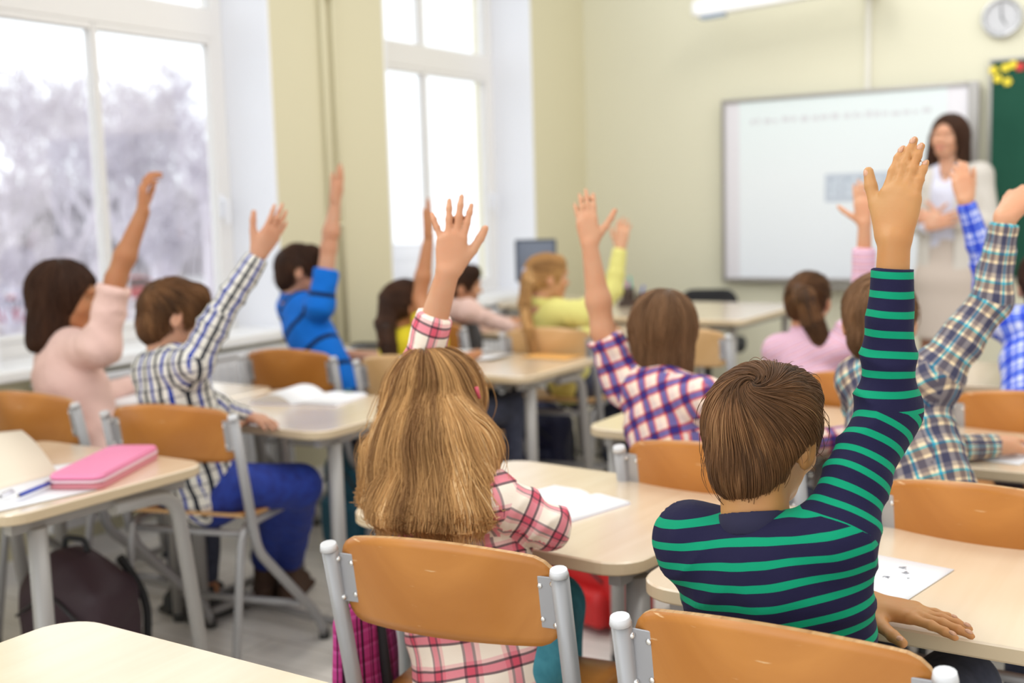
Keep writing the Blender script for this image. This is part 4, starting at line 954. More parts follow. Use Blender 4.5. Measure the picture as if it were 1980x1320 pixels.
b.build('sheets', m_paper, stk)

# ------------------------------------------------------------------ bags
def backpack(c, w_, d_, h_, rz, col, name_label, group='school bags on the floor', lie=False, straps=True, cat='backpack'):
    r = empty('backpack', (c[0], c[1], c[2]), 0, name_label, cat, group); a = math.radians(rz); B_ = np.stack([A(math.cos(a), math.sin(a), 0), A(-math.sin(a), math.cos(a), 0), A(0, 0, 1)]); c = np.array(c, float)
    Lf = lambda x, y, z: c + B_.T @ A(x, y, z)
    flo = [(A(0, 0, c[2] + .001), A(0, 0, -1))]
    pr = [box_p(Lf(0, 0, h_ * .42), (w_ / 2, d_ / 2, h_ * .42), B_, r=.05, k=.03, cut=flo), ell(Lf(0, 0, h_ * .72), (w_ * .47, d_ * .46, h_ * .28), B_, k=.04, cut=flo)]
    V, F = surf(pr, .011); N = vnormals(V, F); V = V + N * (.006 * wav(V, 22, 1) + .003 * wav(V, 55, 3))[:, None]; V[:, 2] = np.maximum(V[:, 2], c[2] + .001)
    body = mesh_np('bag_body', V, F, col, r)
    pk = [box_p(Lf(0, -d_ / 2 - .01, h_ * .28), (w_ * .38, .035, h_ * .22), B_, r=.03, k=.02, cut=flo)]
    V, F = surf(pk, .01); N = vnormals(V, F); V = V + N * (.004 * wav(V, 30, 2))[:, None]; V[:, 2] = np.maximum(V[:, 2], c[2] + .001); mesh_np('front_pocket', V, F, col, r)
    def loc(o): o.matrix_parent_inverse = Matrix.Translation(r.location).inverted(); return o
    b = MB(); b.tube([Lf(-.04, 0, h_ * .96), Lf(-.035, 0, h_ * 1.06), Lf(.035, 0, h_ * 1.06), Lf(.04, 0, h_ * .96)], .008, 8, .03); loc(b.build('handle', m_fab, r))
    if straps:
        for sx_ in (-1, 1): b = MB(); b.tube([Lf(sx_ * .07, d_ / 2 - .01, h_ * .9), Lf(sx_ * .10, d_ / 2 + .05, h_ * .6), Lf(sx_ * .11, d_ / 2 + .02, .06)], .012, 8, .08, sq=1); loc(b.build('shoulder_strap', m_fab, r))
    b = MB(); b.tube([Lf(-w_ * .36, -d_ / 2 - .02, h_ * .62), Lf(0, -d_ / 2 - .012, h_ * .80), Lf(w_ * .36, -d_ / 2 - .02, h_ * .62)], .004, 6, .08); loc(b.build('zip', m_dark, r))
    return r
m_red = mat('red_bag_nylon', (.55, .012, .012), .55); m_teal = mat('teal_bag_nylon', (.01, .10, .16), .55); m_drk = mat('dark_maroon_bag_nylon', (.035, .015, .022), .6); m_nav = mat('navy_bag_nylon', (.01, .012, .05), .6)
def mag():
    m = cloth('magenta_bag_print', [(0, (.62, .16, .40)), (.45, (.06, .03, .05)), (.62, (.60, .15, .38)), (.80, (.10, .04, .07)), (.88, (.62, .16, .40))], [(0, (.75, .30, .55)), (.55, (.62, .2, .42)), (.8, (.85, .5, .7))], .030, .026, mul=True); return m
q = G(1165, 1205, 0); backpack((q[0] - .03, q[1] + .04, 0), .36, .17, .27, -20, m_red, 'bright red backpack on the floor under the desks')
q = G(85, 1180, 0); backpack((-2.52, 1.83, 0), .30, .18, .42, 8, m_drk, 'dark maroon backpack under the left edge desk')
backpack((-2.75, 3.25, 0), .28, .17, .42, -12, m_teal, 'teal backpack under the desk behind the blue trousers')
backpack((-2.30, 3.30, 0), .26, .16, .36, 6, mat('plum_bag_nylon', (.10, .012, .06), .6), 'plum coloured backpack beside the middle desk leg')
backpack((-2.62, 4.35, 0), .28, .17, .40, 4, m_nav, 'navy backpack under the desks in the middle row')
mb_ = m_mag = None

# ------------------------------------------------------------------ outdoors
tag(MB().box((-120, -40, -3.3), (XW - .5, 120, -3.2)).build('ground_outside', mat('whitened_ground', (.66, .65, .68), .9, noise=((.2, .2, .2), (.80, .79, .82), 3))), 'pale ground outside the windows', kind='structure')  # ground colour whitened so the lower panes read white
m_bark_haze = mat('bark_with_haze_tone', (.80, .76, .84), .9)  # outdoor haze and glare painted into the bark as a pale lilac tone
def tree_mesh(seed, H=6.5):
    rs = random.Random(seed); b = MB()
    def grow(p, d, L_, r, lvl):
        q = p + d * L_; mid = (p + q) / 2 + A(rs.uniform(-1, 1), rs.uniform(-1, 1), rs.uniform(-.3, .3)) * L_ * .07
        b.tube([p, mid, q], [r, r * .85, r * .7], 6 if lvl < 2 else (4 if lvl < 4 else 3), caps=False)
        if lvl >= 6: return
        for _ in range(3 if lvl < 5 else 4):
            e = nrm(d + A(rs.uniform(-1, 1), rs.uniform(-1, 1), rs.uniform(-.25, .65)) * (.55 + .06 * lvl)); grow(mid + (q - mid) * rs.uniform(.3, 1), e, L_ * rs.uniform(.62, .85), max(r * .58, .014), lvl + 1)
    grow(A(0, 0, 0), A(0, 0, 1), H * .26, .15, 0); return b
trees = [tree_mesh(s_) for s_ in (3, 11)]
t0 = [raw_obj('bare_tree', t.V, t.F, m_bark_haze) for t in trees]; first = [True, True]; rs = random.Random(9)
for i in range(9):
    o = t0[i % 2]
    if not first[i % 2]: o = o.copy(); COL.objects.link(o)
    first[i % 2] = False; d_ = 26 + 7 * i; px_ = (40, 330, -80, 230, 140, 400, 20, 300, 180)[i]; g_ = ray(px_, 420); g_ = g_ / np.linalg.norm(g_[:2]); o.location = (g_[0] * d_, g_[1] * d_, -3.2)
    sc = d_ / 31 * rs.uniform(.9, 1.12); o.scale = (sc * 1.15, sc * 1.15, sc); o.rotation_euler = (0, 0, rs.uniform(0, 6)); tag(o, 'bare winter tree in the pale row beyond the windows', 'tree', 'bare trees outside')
m_hedge_haze = mat('hedge_with_haze_tone', (.78, .74, .80), .95)  # twigs carry the same pale haze in their colour
b = MB(); rs = random.Random(5)
for k in range(2000):
    a = rs.uniform(-.02, .38); dd = rs.uniform(19, 25); g_ = ray(-120 + 620 * (a + .02) / .4, 420); g_ = g_ / np.linalg.norm(g_[:2]); p = A(g_[0] * dd, g_[1] * dd, -3.2); h_ = rs.uniform(1.0, 2.6)
    b.tube([p, p + A(rs.uniform(-.6, .6), rs.uniform(-.6, .6), h_)], [.06, .015], 3, caps=False)
tag(b.build('undergrowth', m_hedge_haze), 'tangle of bare undergrowth beyond the windows', 'undergrowth', kind='stuff')
b = MB(); rs = random.Random(15)
for k in range(5200):
    g_ = ray(rs.uniform(-160, 520), 420); g_ = g_ / np.linalg.norm(g_[:2]); dd = rs.uniform(88, 100); p = A(g_[0] * dd, g_[1] * dd, -3.2); h_ = rs.uniform(2, 7) + 2.2 * math.sin(k * .0) + 1.6 * math.sin(dd + g_[0] * 40)
    b.tube([p, p + A(rs.uniform(-1.5, 1.5), rs.uniform(-1.5, 1.5), h_)], [.14, .04], 3, caps=False)
tag(b.build('distant_thicket', m_hedge_haze), 'far pale mass of bare woodland on the skyline', 'woodland', kind='stuff')
def car(px, py, rz, col, label):
    q = G(px, py, -3.2); r = empty('car', (q[0], q[1], -3.2), math.radians(rz), label, 'car', 'cars parked outside')
    prof = [(-2.1, .35), (-2.1, .80), (-1.75, .92), (-1.15, 1.40), (.45, 1.42), (1.15, .95), (2.0, .80), (2.1, .35)]
    V = [(x, y, z) for y in (-.85, .85) for x, z in prof]; n = len(prof); b = MB().add(V, [tuple(range(n))[::-1], tuple(range(n, 2 * n))] + [(k, (k + 1) % n, n + (k + 1) % n, n + k) for k in range(n)]); bevel(b.build('body', col, r), .08, 3)
    for x in (-1.3, 1.3):
        for y in (-.84, .70): MB().tube([(x, y, .33), (x, y + .14, .33)], .33, 18).build('wheel', m_dark, r)
    MB().add([(-1.0, -.86, .98), (.95, -.86, .98), (.42, -.86, 1.34), (-1.05, -.86, 1.34), (-1.0, .86, .98), (.95, .86, .98), (.42, .86, 1.34), (-1.05, .86, 1.34)], [(0, 1, 2, 3), (7, 6, 5, 4)]).build('side_window', mat('car_glass', (.05, .06, .08), .1), r)
m_rc = mat('red_car_paint', (.50, .10, .12), .3); car(20, 640, 60, m_rc, 'red car parked outside at the lower left of the window'); car(262, 588, 60, m_rc, 'red car farther along, just above the sill')
# ------------------------------------------------------------------ people
m_jean = mat('bright_blue_jeans', (.008, .022, .20), .8, noise=((40, 40, 40), (.012, .04, .30), 3)); m_djean = mat('dark_jeans', (.03, .035, .06), .85, noise=((40, 40, 40), (.05, .055, .09), 3))
m_tealj = mat('teal_jeans', (.04, .22, .29), .85, noise=((50, 50, 50), (.06, .28, .36), 3)); m_grey = mat('grey_trousers', (.10, .10, .12), .85)
m_shoe = mat('brown_suede_shoe', (.07, .035, .02), .8); m_shoeb = mat('black_shoe', (.02, .02, .022), .5)
HB = (hair_mat('dark_brown_hair_base', (.030, .014, .008), (.05, .024, .012)), hair_mat('dark_brown_hair', (.030, .013, .008), (.085, .036, .018), (.16, .07, .034)))
HM = (hair_mat('brown_hair_base', (.045, .022, .010), (.07, .035, .018)), hair_mat('brown_hair', (.045, .021, .009), (.19, .085, .032), (.40, .215, .095)))
HL_ = (hair_mat('light_brown_hair_base', (.08, .045, .025), (.12, .07, .04)), hair_mat('light_brown_hair', (.09, .042, .018), (.27, .14, .065), (.46, .27, .135)))
HY = (hair_mat('blond_hair_base', (.34, .19, .07), (.42, .25, .10)), hair_mat('blond_hair', (.19, .085, .028), (.64, .365, .14), (.93, .68, .37)))
TEACH = A(-1.33, 6.1, 1.5)
def toward(p, q=TEACH): v = q - p; return nrm(A(v[0], v[1], 0))
def short_hair(P, mats, n=2600, seed=1, hh=.006, ln=(.035, .07), rad=.0006, nw=.060, ew=.034):
    c, B, s = P.c, P.B, P.s; L = lambda x, y, z: c + (B.T @ A(x, y, z)) * s
    pr = [ell(L(0, -.003, .006), A(.0785, .0965, .0890) * s, B), ell(L(0, -.045, -.045), A(nw, .050, .058) * s, B, k=.012), ell(L(0, .050, .045), A(.062, .045, .045) * s, B, k=.008),
          ell(L(0, .098, -.060), A(.10, .058, .082) * s, B, k=.012, sub=True), ell(L(.087, .002, -.058), A(ew, .048, .047) * s, B, k=.010, sub=True), ell(L(-.087, .002, -.058), A(ew, .048, .047) * s, B, k=.010, sub=True)]
    return hair_build(P.root, pr, hh, fld_whorl(c, B, (.012, -.062, .066), sw=1.45, r0=.055), mats[0], mats[1], n=n, length=ln, steps=9, rad=rad, lift=.005 * s, clumps=max(60, n // 70), seed=seed, tipout=.001)
def bob_hair(P, mats, n=2600, seed=1, ln=.13, wd=.088, dp=.09, hh=.007, back=.0, rad=.0006):
    c, B, s = P.c, P.B, P.s; L = lambda x, y, z: c + (B.T @ A(x, y, z)) * s
    pr = [ell(L(0, -.006, .008), A(.083, .10, .093) * s, B), ecap(L(0, -.020, -.01), L(0, -.03 - back, -ln + .03), B[0], (.082 * s, .075 * s), (wd * s, .062 * s), k=.015, cut=[(L(0, -.03, -ln), -B[2])]),
          ell(L(0, .095, -.055), A(.066, .070, .090) * s, B, k=.014, sub=True), ell(L(0, .06, -.15), A(.05, .075, .05) * s, B, k=.014, sub=True)]
    return hair_build(P.root, pr, hh, fld_down(c, B, (.01, .0, .09)), mats[0], mats[1], n=n, length=(.06, .13), steps=9, rad=rad, lift=.005 * s, clumps=n // 60, seed=seed, tipout=.002, streak=c, sa=.45)
def pony_hair(P, mats, tail, n=2400, seed=1, r0=.026, r1=.012, hh=.006, tiecol=(.02, .02, .03), rad=.0006):
    c, B, s = P.c, P.B, P.s; L = lambda x, y, z: c + (B.T @ A(x, y, z)) * s
    pr = [ell(L(0, -.003, .004), A(.0775, .0965, .0885) * s, B), ell(L(0, -.05, -.035), A(.058, .045, .050) * s, B, k=.012), ell(L(0, .050, .04), A(.06, .045, .045) * s, B, k=.008),
          ell(L(0, .100, -.060), A(.10, .062, .084) * s, B, k=.012, sub=True), ell(L(.082, .008, -.058), A(.026, .036, .040) * s, B, k=.012, sub=True), ell(L(-.082, .008, -.058), A(.026, .036, .040) * s, B, k=.012, sub=True)]
    m = len(tail) - 1
    for i, (a, b) in enumerate(zip(tail[:-1], tail[1:])):
        f0 = [.55, 1, 1.1, .9, .6, .35][min(i, 5)]; f1 = [.55, 1, 1.1, .9, .6, .35][min(i + 1, 5)]; pr.append(cap(a, b, r0 * f0, r0 * f1, k=.012))
    o = hair_build(P.root, pr, hh, fld_pony(np.array(tail[0]), tail, .045), mats[0], mats[1], n=n, length=(.05, .10), steps=8, rad=rad, lift=.004, clumps=n // 30, seed=seed)
    t = nrm(tail[1] - tail[0]); b = MB(); b.tube([tail[0] + t * .002, tail[0] + t * .018], .020, 14); q = b.build('hair_tie', mat('hair_tie_%d' % seed, tiecol, .7), P.root); q.matrix_parent_inverse = Matrix.Translation(P.root.location).inverted()
    return o
def nail_parts(P, which, m):
    for nl, hd in P.nails[which:which + 1]:
        for p, d, up, r in nl:
            sd = np.cross(d, up); b = MB(); b.sphere(p + up * r * .56 - d * .001, (r * .56, r * .85, r * .38), 10, 0, np.stack([sd, d, up]).T); q = b.build('fingernail', m, P.root); q.matrix_parent_inverse = Matrix.Translation(P.root.location).inverted()
m_nail = mat('fingernail', (.52, .27, .16), .35)

# --- boy in green and navy stripes (foreground)
NV, GR = (.010, .0085, .036), (.0, .25, .125)
m_strip = cloth('navy_green_stripes', None, [(0, GR), (.36, NV)], vp=.0245, bump=.18)
pel = A(-.435, 1.405, 0.535); nk = D(1464, 1022, 1.475)
J = dict(pelvis=pel, neck=nk, head=D(1474, 828, 1.505), sl=D(1345, 1042, 1.535), sr=D(1606, 1050, 1.41), el=D(1400, 1240, 1.69), wl=G(1682, 1168, .704), er=D(1712, 800, 1.455), wr=D(1729, 466, 1.435))
P = person('boy from behind in navy and green striped shirt, right arm raised straight up', (pel[0], pel[1]), dict(top=m_strip, shoe=m_shoeb, collar=mat('navy_rib_collar', NV, .85)), J, s=1.0, h=.0045, hf=(.10, 1, 0), tilt=6, roll=-2,
    hands=dict(r=dict(Dr=CV(.18, 1, .10), N=CV(.65, -.05, .75), spread=(-8.5, -7, -5.5, -4), curls=((4, 6, 8), (4, 8, 8), (4, 8, 8), (5, 10, 10)), thumb=(.90, .42, -.05), tcurl=10, s=.96),
               l=dict(Dr=nrm(G(1880, 1205, .68) - G(1690, 1165, .68)), N=(0, 0, -1), spread=(10, 3, -4, -10), curl=(2, 8, 6), thumb=(.62, .75, .12), tcurl=18, s=1.0)),
    trousers=m_djean, fine=.0028, headfine=.003, wr=.0055, cloth_v=-.0012, skinm=SKB, face=True, hs=.90, girth=.97, sleeve=('long', -.85), autoneck=False, yoke=False, chest=(.136, .088), waist=(.112, .085))
nail_parts(P, 1, m_nail); nail_parts(P, 0, m_nail)
c, B = P.c, P.B
short_hair(P, HM, n=16000, seed=3, hh=.004, ln=(.045, .075), rad=.00042, nw=.050, ew=.040)

# --- long haired blond girl (foreground)
CRM, PNK, BLK, GRY = (.72, .62, .52), (.62, .09, .17), (.05, .03, .05), (.30, .24, .26)
m_pink = cloth('pink_cream_plaid', [(0, (.95, .89, .82)), (.30, (.36, .29, .31)), (.37, (.82, .33, .40)), (.56, (.36, .29, .31)), (.63, (.90, .62, .62)), (.74, (.95, .89, .82))], [(0, (.95, .89, .82)), (.32, (.20, .14, .16)), (.39, (.80, .28, .36)), (.60, (.20, .14, .16)), (.67, (.88, .60, .62)), (.78, (.95, .89, .82))], .056, .056, bump=.3, mul=True)
pel = A(-1.02, 1.49, .52)
J = dict(legs=[(pel + A(sx_ * .065, .02, 0), A(-1.125 + sx_ * .08, 1.775 - .01 * sx_, .535), A(-1.10 + sx_ * .09, 1.73, .10), A(-1.10 + sx_ * .09, 1.86, .04)) for sx_ in (-1, 1)], pelvis=pel, neck=D(858, 925, 1.92), head=D(840, 775, 1.97), sl=D(765, 925, 1.99), sr=D(955, 965, 1.84), er=D(1065, 1022, 1.86), wr=D(985, 1035, 2.02), el=D(806, 735, 1.99), wl=D(866, 526, 1.93))
J['er'][2] = max(J['er'][2], .715); J['wr'] = A(-1.17, 1.80, .712)
P = person('blond girl from behind in pink and cream plaid, left hand raised with spread fingers', (pel[0], pel[1]), dict(top=m_pink, shoe=m_shoeb), J, s=.98, h=.0055, hf=toward(A(-1, 1.9, 1)), tilt=4, roll=3,
    hands=dict(l=dict(Dr=CV(.12, 1, .05), N=CV(0, 0, 1), spread=(7, 1, -6, -27), curl=(-4, 6, 6), curls=((-2, 6, 10), (-4, 6, 8), (-4, 8, 8), (0, 6, 8)), thumb=(.80, .56, .05), tcurl=22, s=.93), r=dict(Dr=(-.9, .3, 0), N=(0, 0, -1), curl=(8, 16, 12))),
    sleeve=(.62, 'long'), trousers=m_tealj, fine=.0035, wr=.005, face=True, skinm=SK, waist=(.140, .122), hem=-.12, girth=.92, hs=.90, autoneck=False)
c, B, s = P.c, P.B, P.s; L = lambda x, y, z: c + (B.T @ A(x, y, z)) * s
bt = D(838, 1008, 1.82); cen = (L(0, -.03, -.02) + bt) / 2
fcut = [(D(838, 1005, 1.83), -UP)]
hp = [ell(L(0, -.004, .006), A(.080, .098, .091) * s, B), ecap(L(0, -.025, -.01), D(838, 890, 1.875), B[0], (.072, .066), (.097, .052), k=.015), ecap(D(838, 890, 1.875), D(828, 1040, 1.81), B[0], (.097, .050), (.094, .036), k=.008, cut=fcut),
      cap(L(.055, .0, -.05), D(920, 870, 1.85), .020, .014, k=.03), cap(D(738, 880, 1.95), D(728, 1000, 1.93), .022, .014, k=.03, cut=fcut),
      ell(L(0, .098, -.055), A(.062, .066, .09) * s, B, k=.014, sub=True)]
hair_build(P.root, hp, .006, fld_down(c, B, (-.005, -.01, .088), g=1.3), HY[0], HY[1], n=19000, length=(.10, .26), steps=14, rad=.0005, wave=.0065, wl=.17, lift=.010, clumps=90, seed=5, tipout=.006, streak=P.c, free=(D(838, 1003, 1.83), -UP), zstop=D(838, 1008, 1.83)[2])
cl = MB(); cl.tube([D(921, 748, 1.915), D(926, 770, 1.92)], .0035, 8); q = cl.build('hair_clip', mat('pink_hair_clip', (.6, .08, .12), .4), P.root); q.matrix_parent_inverse = Matrix.Translation(P.root.location).inverted()

# --- child in red, blue and cream plaid
m_rb = cloth('red_blue_plaid', [(0, (.93, .84, .76)), (.24, (.72, .16, .16)), (.32, (.16, .15, .42)), (.62, (.72, .16, .16)), (.70, (.80, .72, .70))], [(0, (.93, .84, .76)), (.28, (.72, .16, .16)), (.36, (.18, .16, .44)), (.62, (.60, .13, .15)), (.70, (.86, .76, .72))], .052, .052, mul=True)
pel = A(-.99, 2.30, 0.525)
J = dict(pelvis=pel, neck=D(1290, 742, 2.64), head=D(1285, 632, 2.72), sl=D(1212, 745, 2.72), sr=D(1362, 770, 2.56), el=D(1166, 640, 2.72), wl=D(1140, 472, 2.70), er=D(1400, 880, 2.62), wr=A(-.72, 2.70, .71))
P = person('brown haired child in red and blue plaid, bare left forearm raised', (pel[0], pel[1]), dict(top=m_rb, shoe=m_shoeb, collar=m_rb), J, s=.97, h=.007, hf=toward(pel), tilt=2,
    hands=dict(l=dict(Dr=CV(-.12, 1, .05), N=CV(.1, 0, 1), spread=(4, 0, -3, -7), curl=(4, 8, 8), thumb=(.70, .72, .1), tcurl=10, s=.95), r=dict(Dr=(.2, 1, 0), N=(0, 0, -1))), sleeve=('elbow', 'long'), trousers=m_djean, wr=.005)
bob_hair(P, HL_, n=5000, seed=8, ln=.155, wd=.080)

# --- boy in teal and brown plaid
m_tl = cloth('teal_brown_plaid', [(0, (.22, .22, .30)), (.28, (.88, .78, .62)), (.36, (.10, .52, .68)), (.46, (.92, .84, .70)), (.54, (.42, .36, .34)), (.78, (.88, .78, .62))], [(0, (.24, .24, .32)), (.32, (.88, .78, .62)), (.42, (.44, .38, .36)), (.64, (.14, .56, .70)), (.72, (.92, .84, .70)), (.84, (.50, .46, .46))], .052, .056, mul=True)
pel = A(-.42, 2.20, 0.535)
J = dict(pelvis=pel, neck=D(1708, 715, 2.33), head=D(1700, 608, 2.41), sl=D(1662, 735, 2.42), sr=D(1800, 735, 2.26), er=D(1915, 585, 2.24), wr=D(1942, 425, 2.20), el=D(1690, 870, 2.52), wl=A(-.42, 2.68, .71))
P = person('boy in teal and brown plaid, right arm raised with the hand bent over', (pel[0], pel[1]), dict(top=m_tl, shoe=m_shoeb), J, s=1.0, h=.007, hf=toward(pel, A(-1.0, 6, 1)), tilt=2,
    hands=dict(r=dict(Dr=CV(.75, .85, .2), N=CV(.55, -.6, .55), curl=(25, 25, 20), thumb=(.8, .5, .3)), l=dict(Dr=(0, 1, 0), N=(0, 0, -1))), trousers=m_djean, wr=.006)
short_hair(P, HL_, n=4500, seed=11)

# --- boy in blue and white plaid at the right edge
m_bw = cloth('blue_white_plaid', [(0, (.16, .24, .72)), (.42, (.90, .90, .96)), (.52, (.30, .38, .80)), (.72, (.80, .82, .92))], [(0, (.16, .25, .74)), (.45, (.90, .90, .96)), (.56, (.34, .42, .82)), (.75, (.80, .82, .92))], .06, .06, mul=True)
pel = A(-.40, 3.24, 0.525)
J = dict(pelvis=pel, neck=D(1985, 632, 3.30), head=D(2022, 545, 3.34), sl=D(1912, 612, 3.36), sr=D(2080, 640, 3.20), el=D(1900, 520, 3.34), wl=D(1866, 388, 3.28), er=D(2090, 760, 3.3), wr=A(-.30, 3.72, .71))
J['el'] = D(1908, 525, 3.32)
P = person('boy in blue and white plaid cut by the right edge, left arm raised', (pel[0], pel[1]), dict(top=m_bw, shoe=m_shoeb), J, s=1.0, h=.009, hf=toward(pel, A(-1.2, 6, 1)), tilt=0,
    hands=dict(l=dict(Dr=CV(-.10, 1, .2), N=CV(.3, 0, 1), spread=(0, 0, -2, -4), curls=((10, 25, 20), (12, 28, 20), (14, 30, 20), (16, 30, 20)), thumb=(.9, .35, .3), tcurl=30)), trousers=m_djean)
short_hair(P, HB, n=2000, seed=13)

# --- ponytail girl in pink stripes
m_ps = cloth('pink_lilac_stripes', None, [(0, (.68, .42, .50)), (.45, (.55, .36, .58)), (.6, (.72, .50, .56)), (.85, (.60, .30, .42))], vp=.022)
pel = A(-1.00, 3.38, 0.515)
J = dict(pelvis=pel, neck=D(1562, 652, 3.56), head=D(1562, 575, 3.62), sl=D(1508, 676, 3.63), sr=D(1618, 680, 3.48), er=D(1668, 600, 3.46), wr=D(1672, 432, 3.42), el=D(1500, 760, 3.7), wl=A(-1.0, 3.85, .71))
P = person('girl with a brown ponytail in a pink striped blouse, right arm raised', (pel[0], pel[1]), dict(top=m_ps, shoe=m_shoeb), J, s=.95, h=.009, hf=toward(pel, A(-.9, 6, 1)), tilt=0, roll=0,
    hands=dict(r=dict(Dr=CV(-.08, 1, .1), N=CV(.7, 0, .9), spread=(2, 0, -2, -5), curl=(2, 6, 6), thumb=(.62, .78, .1), tcurl=5)), sleeve=('long', .72), trousers=m_djean, girth=1.02)
c, B = P.c, P.B; tl = [HL(P, .0, -.090, .035), D(1560, 590, 3.50), D(1572, 625, 3.49), D(1590, 662, 3.485)]
tl[1] = D(1556, 575, 3.49)
pony_hair(P, HM, tl, n=3200, seed=15, r0=.028)

# --- girl in yellow sweater
m_yel = cloth('lemon_sweater', None, None, base=(.70, .66, .22), bump=.3)
pel = A(-2.34, 4.16, 0.515)
J = dict(pelvis=pel, neck=D(1072, 590, 4.60), head=D(1056, 530, 4.66), sl=D(1040, 612, 4.74), sr=D(1135, 605, 4.52), er=D(1186, 560, 4.50), wr=D(1200, 478, 4.48), el=D(1040, 690, 4.85), wl=A(-2.45, 4.62, .71))
P = person('blond ponytail girl in a lemon yellow sweater, right arm raised', (pel[0], pel[1]), dict(top=m_yel, shoe=m_shoeb), J, s=.97, h=.009, hf=toward(pel) + A(.25, -.1, 0), tilt=0,
    hands=dict(r=dict(Dr=CV(.12, 1, .1), N=CV(.3, 0, 1), curl=(15, 25, 15), thumb=(.75, .5, .4)), l=dict(Dr=(0, 1, 0), N=(0, 0, -1))), trousers=m_djean, girth=1.02)
tl = [HL(P, -.01, -.088, .02), D(1018, 545, 4.60), D(1014, 590, 4.58), D(1022, 640, 4.56), D(1032, 688, 4.56)]
pony_hair(P, HY, tl, n=3000, seed=17, r0=.021, tiecol=(.45, .47, .6))

# --- child in grey vest
m_pk = cloth('pale_pink_sleeves', None, None, base=(.72, .50, .44)); m_vest = mat('grey_knitted_vest', (.085, .08, .085), .9, bump=(200, .4))
pel = A(-2.98, 4.28, 0.515)
J = dict(pelvis=pel, neck=D(878, 585, 5.06), head=D(892, 545, 5.12), sl=D(850, 598, 5.2), sr=D(905, 600, 4.98), er=D(955, 622, 4.98), wr=D(1000, 637, 4.92), el=D(850, 650, 5.25), wl=A(-3.0, 4.72, .71))
P = person('child in a grey vest over pale pink sleeves reaching across the desk', (pel[0], pel[1]), dict(top=m_pk, shoe=m_shoeb), J, s=.95, h=.010, hf=toward(pel) + A(.3, 0, 0), tilt=4, roll=-4,
    hands=dict(r=dict(Dr=CV(.9, -.1, .2), N=(0, 0, -1)), l=dict(Dr=(0, 1, 0), N=(0, 0, -1))), trousers=m_djean, girth=.95, group='pupils working at their desks')
short_hair(P, HB, n=1600, seed=19)
sd = P.side; vp = [ecap(P.pel, P.pel * .45 + P.neck * .55, sd, (.118, .094), (.115, .092), k=.03), ecap(P.pel * .45 + P.neck * .55, P.neck - UP * .04, sd, (.115, .092), (.105, .085), k=.03), ell(P.neck + UP * .04 + P.fw * .03, A(.06, .07, .07), np.stack([sd, P.fw, UP]), k=.01, sub=True)]
V, F = surf(vp, .01); mesh_np('vest', V, F, m_vest, P.root)

# --- brown ponytail girl in yellow
m_ye2 = cloth('bright_yellow_tshirt', None, None, base=(.74, .60, .03))
pel = A(-2.37, 3.22, 0.515)
J = dict(pelvis=pel, neck=D(796, 640, 4.02), head=D(783, 584, 4.10), sl=D(760, 668, 4.12), sr=D(835, 660, 3.97), er=D(812, 590, 4.06), wr=D(829, 458, 4.05), el=D(770, 740, 4.15), wl=A(-2.45, 3.62, .71))
J['er'] = D(812, 578, 4.05)
P = person('girl with a long dark ponytail in a yellow top, right arm raised', (pel[0], pel[1]), dict(top=m_ye2, shoe=m_shoeb), J, s=.95, h=.009, hf=toward(pel) + A(.1, 0, 0), tilt=3,
    hands=dict(r=dict(Dr=CV(.04, 1, 0), N=CV(-1, 0, .2), spread=(0, 0, 0, 0), curl=(2, 4, 4), thumb=(.9, .25, .1))), sleeve=('short', 'short'), trousers=m_djean, skinm=SKT)
tl = [HL(P, -.01, -.090, .02), D(750, 590, 4.05), D(745, 630, 4.02), D(750, 670, 4.0), D(762, 708, 3.98)]
pony_hair(P, HB, tl, n=3000, seed=21, r0=.030)

# --- boy in blue polo shirt
m_pol = cloth('blue_polo_dark_bands', None, [(0, (.005, .15, .62)), (.86, (.008, .01, .03))], vp=.115, bump=.25)
pel = A(-2.72, 3.18, 0.525)
J = dict(pelvis=pel, neck=D(592, 566, 4.32), head=D(578, 516, 4.38), sl=D(562, 592, 4.42), sr=D(622, 590, 4.22), er=D(636, 478, 4.22), wr=D(648, 392, 4.20), el=D(580, 690, 4.42), wl=A(-2.62, 3.42, .71))
P = person('boy in a bright blue polo shirt with dark bands, bare right arm raised high', (pel[0], pel[1]), dict(top=m_pol, shoe=m_shoeb, collar=mat('blue_polo_collar', (.01, .12, .5), .8)), J, s=1.0, h=.009, hf=toward(pel) + A(.35, -.1, 0), tilt=2, roll=3,
    hands=dict(r=dict(Dr=CV(.22, 1, 0), N=CV(-.9, 0, .3), spread=(0, 0, -1, -2), curl=(3, 6, 6), thumb=(.9, .3, .1)), l=dict(Dr=(.3, 1, 0), N=(0, 0, -1))), sleeve=('short', 'short'), trousers=m_djean, skinm=SKP, waist=(.115, .09), chest=(.122, .09), girth=.93)
short_hair(P, HB, n=2400, seed=23)

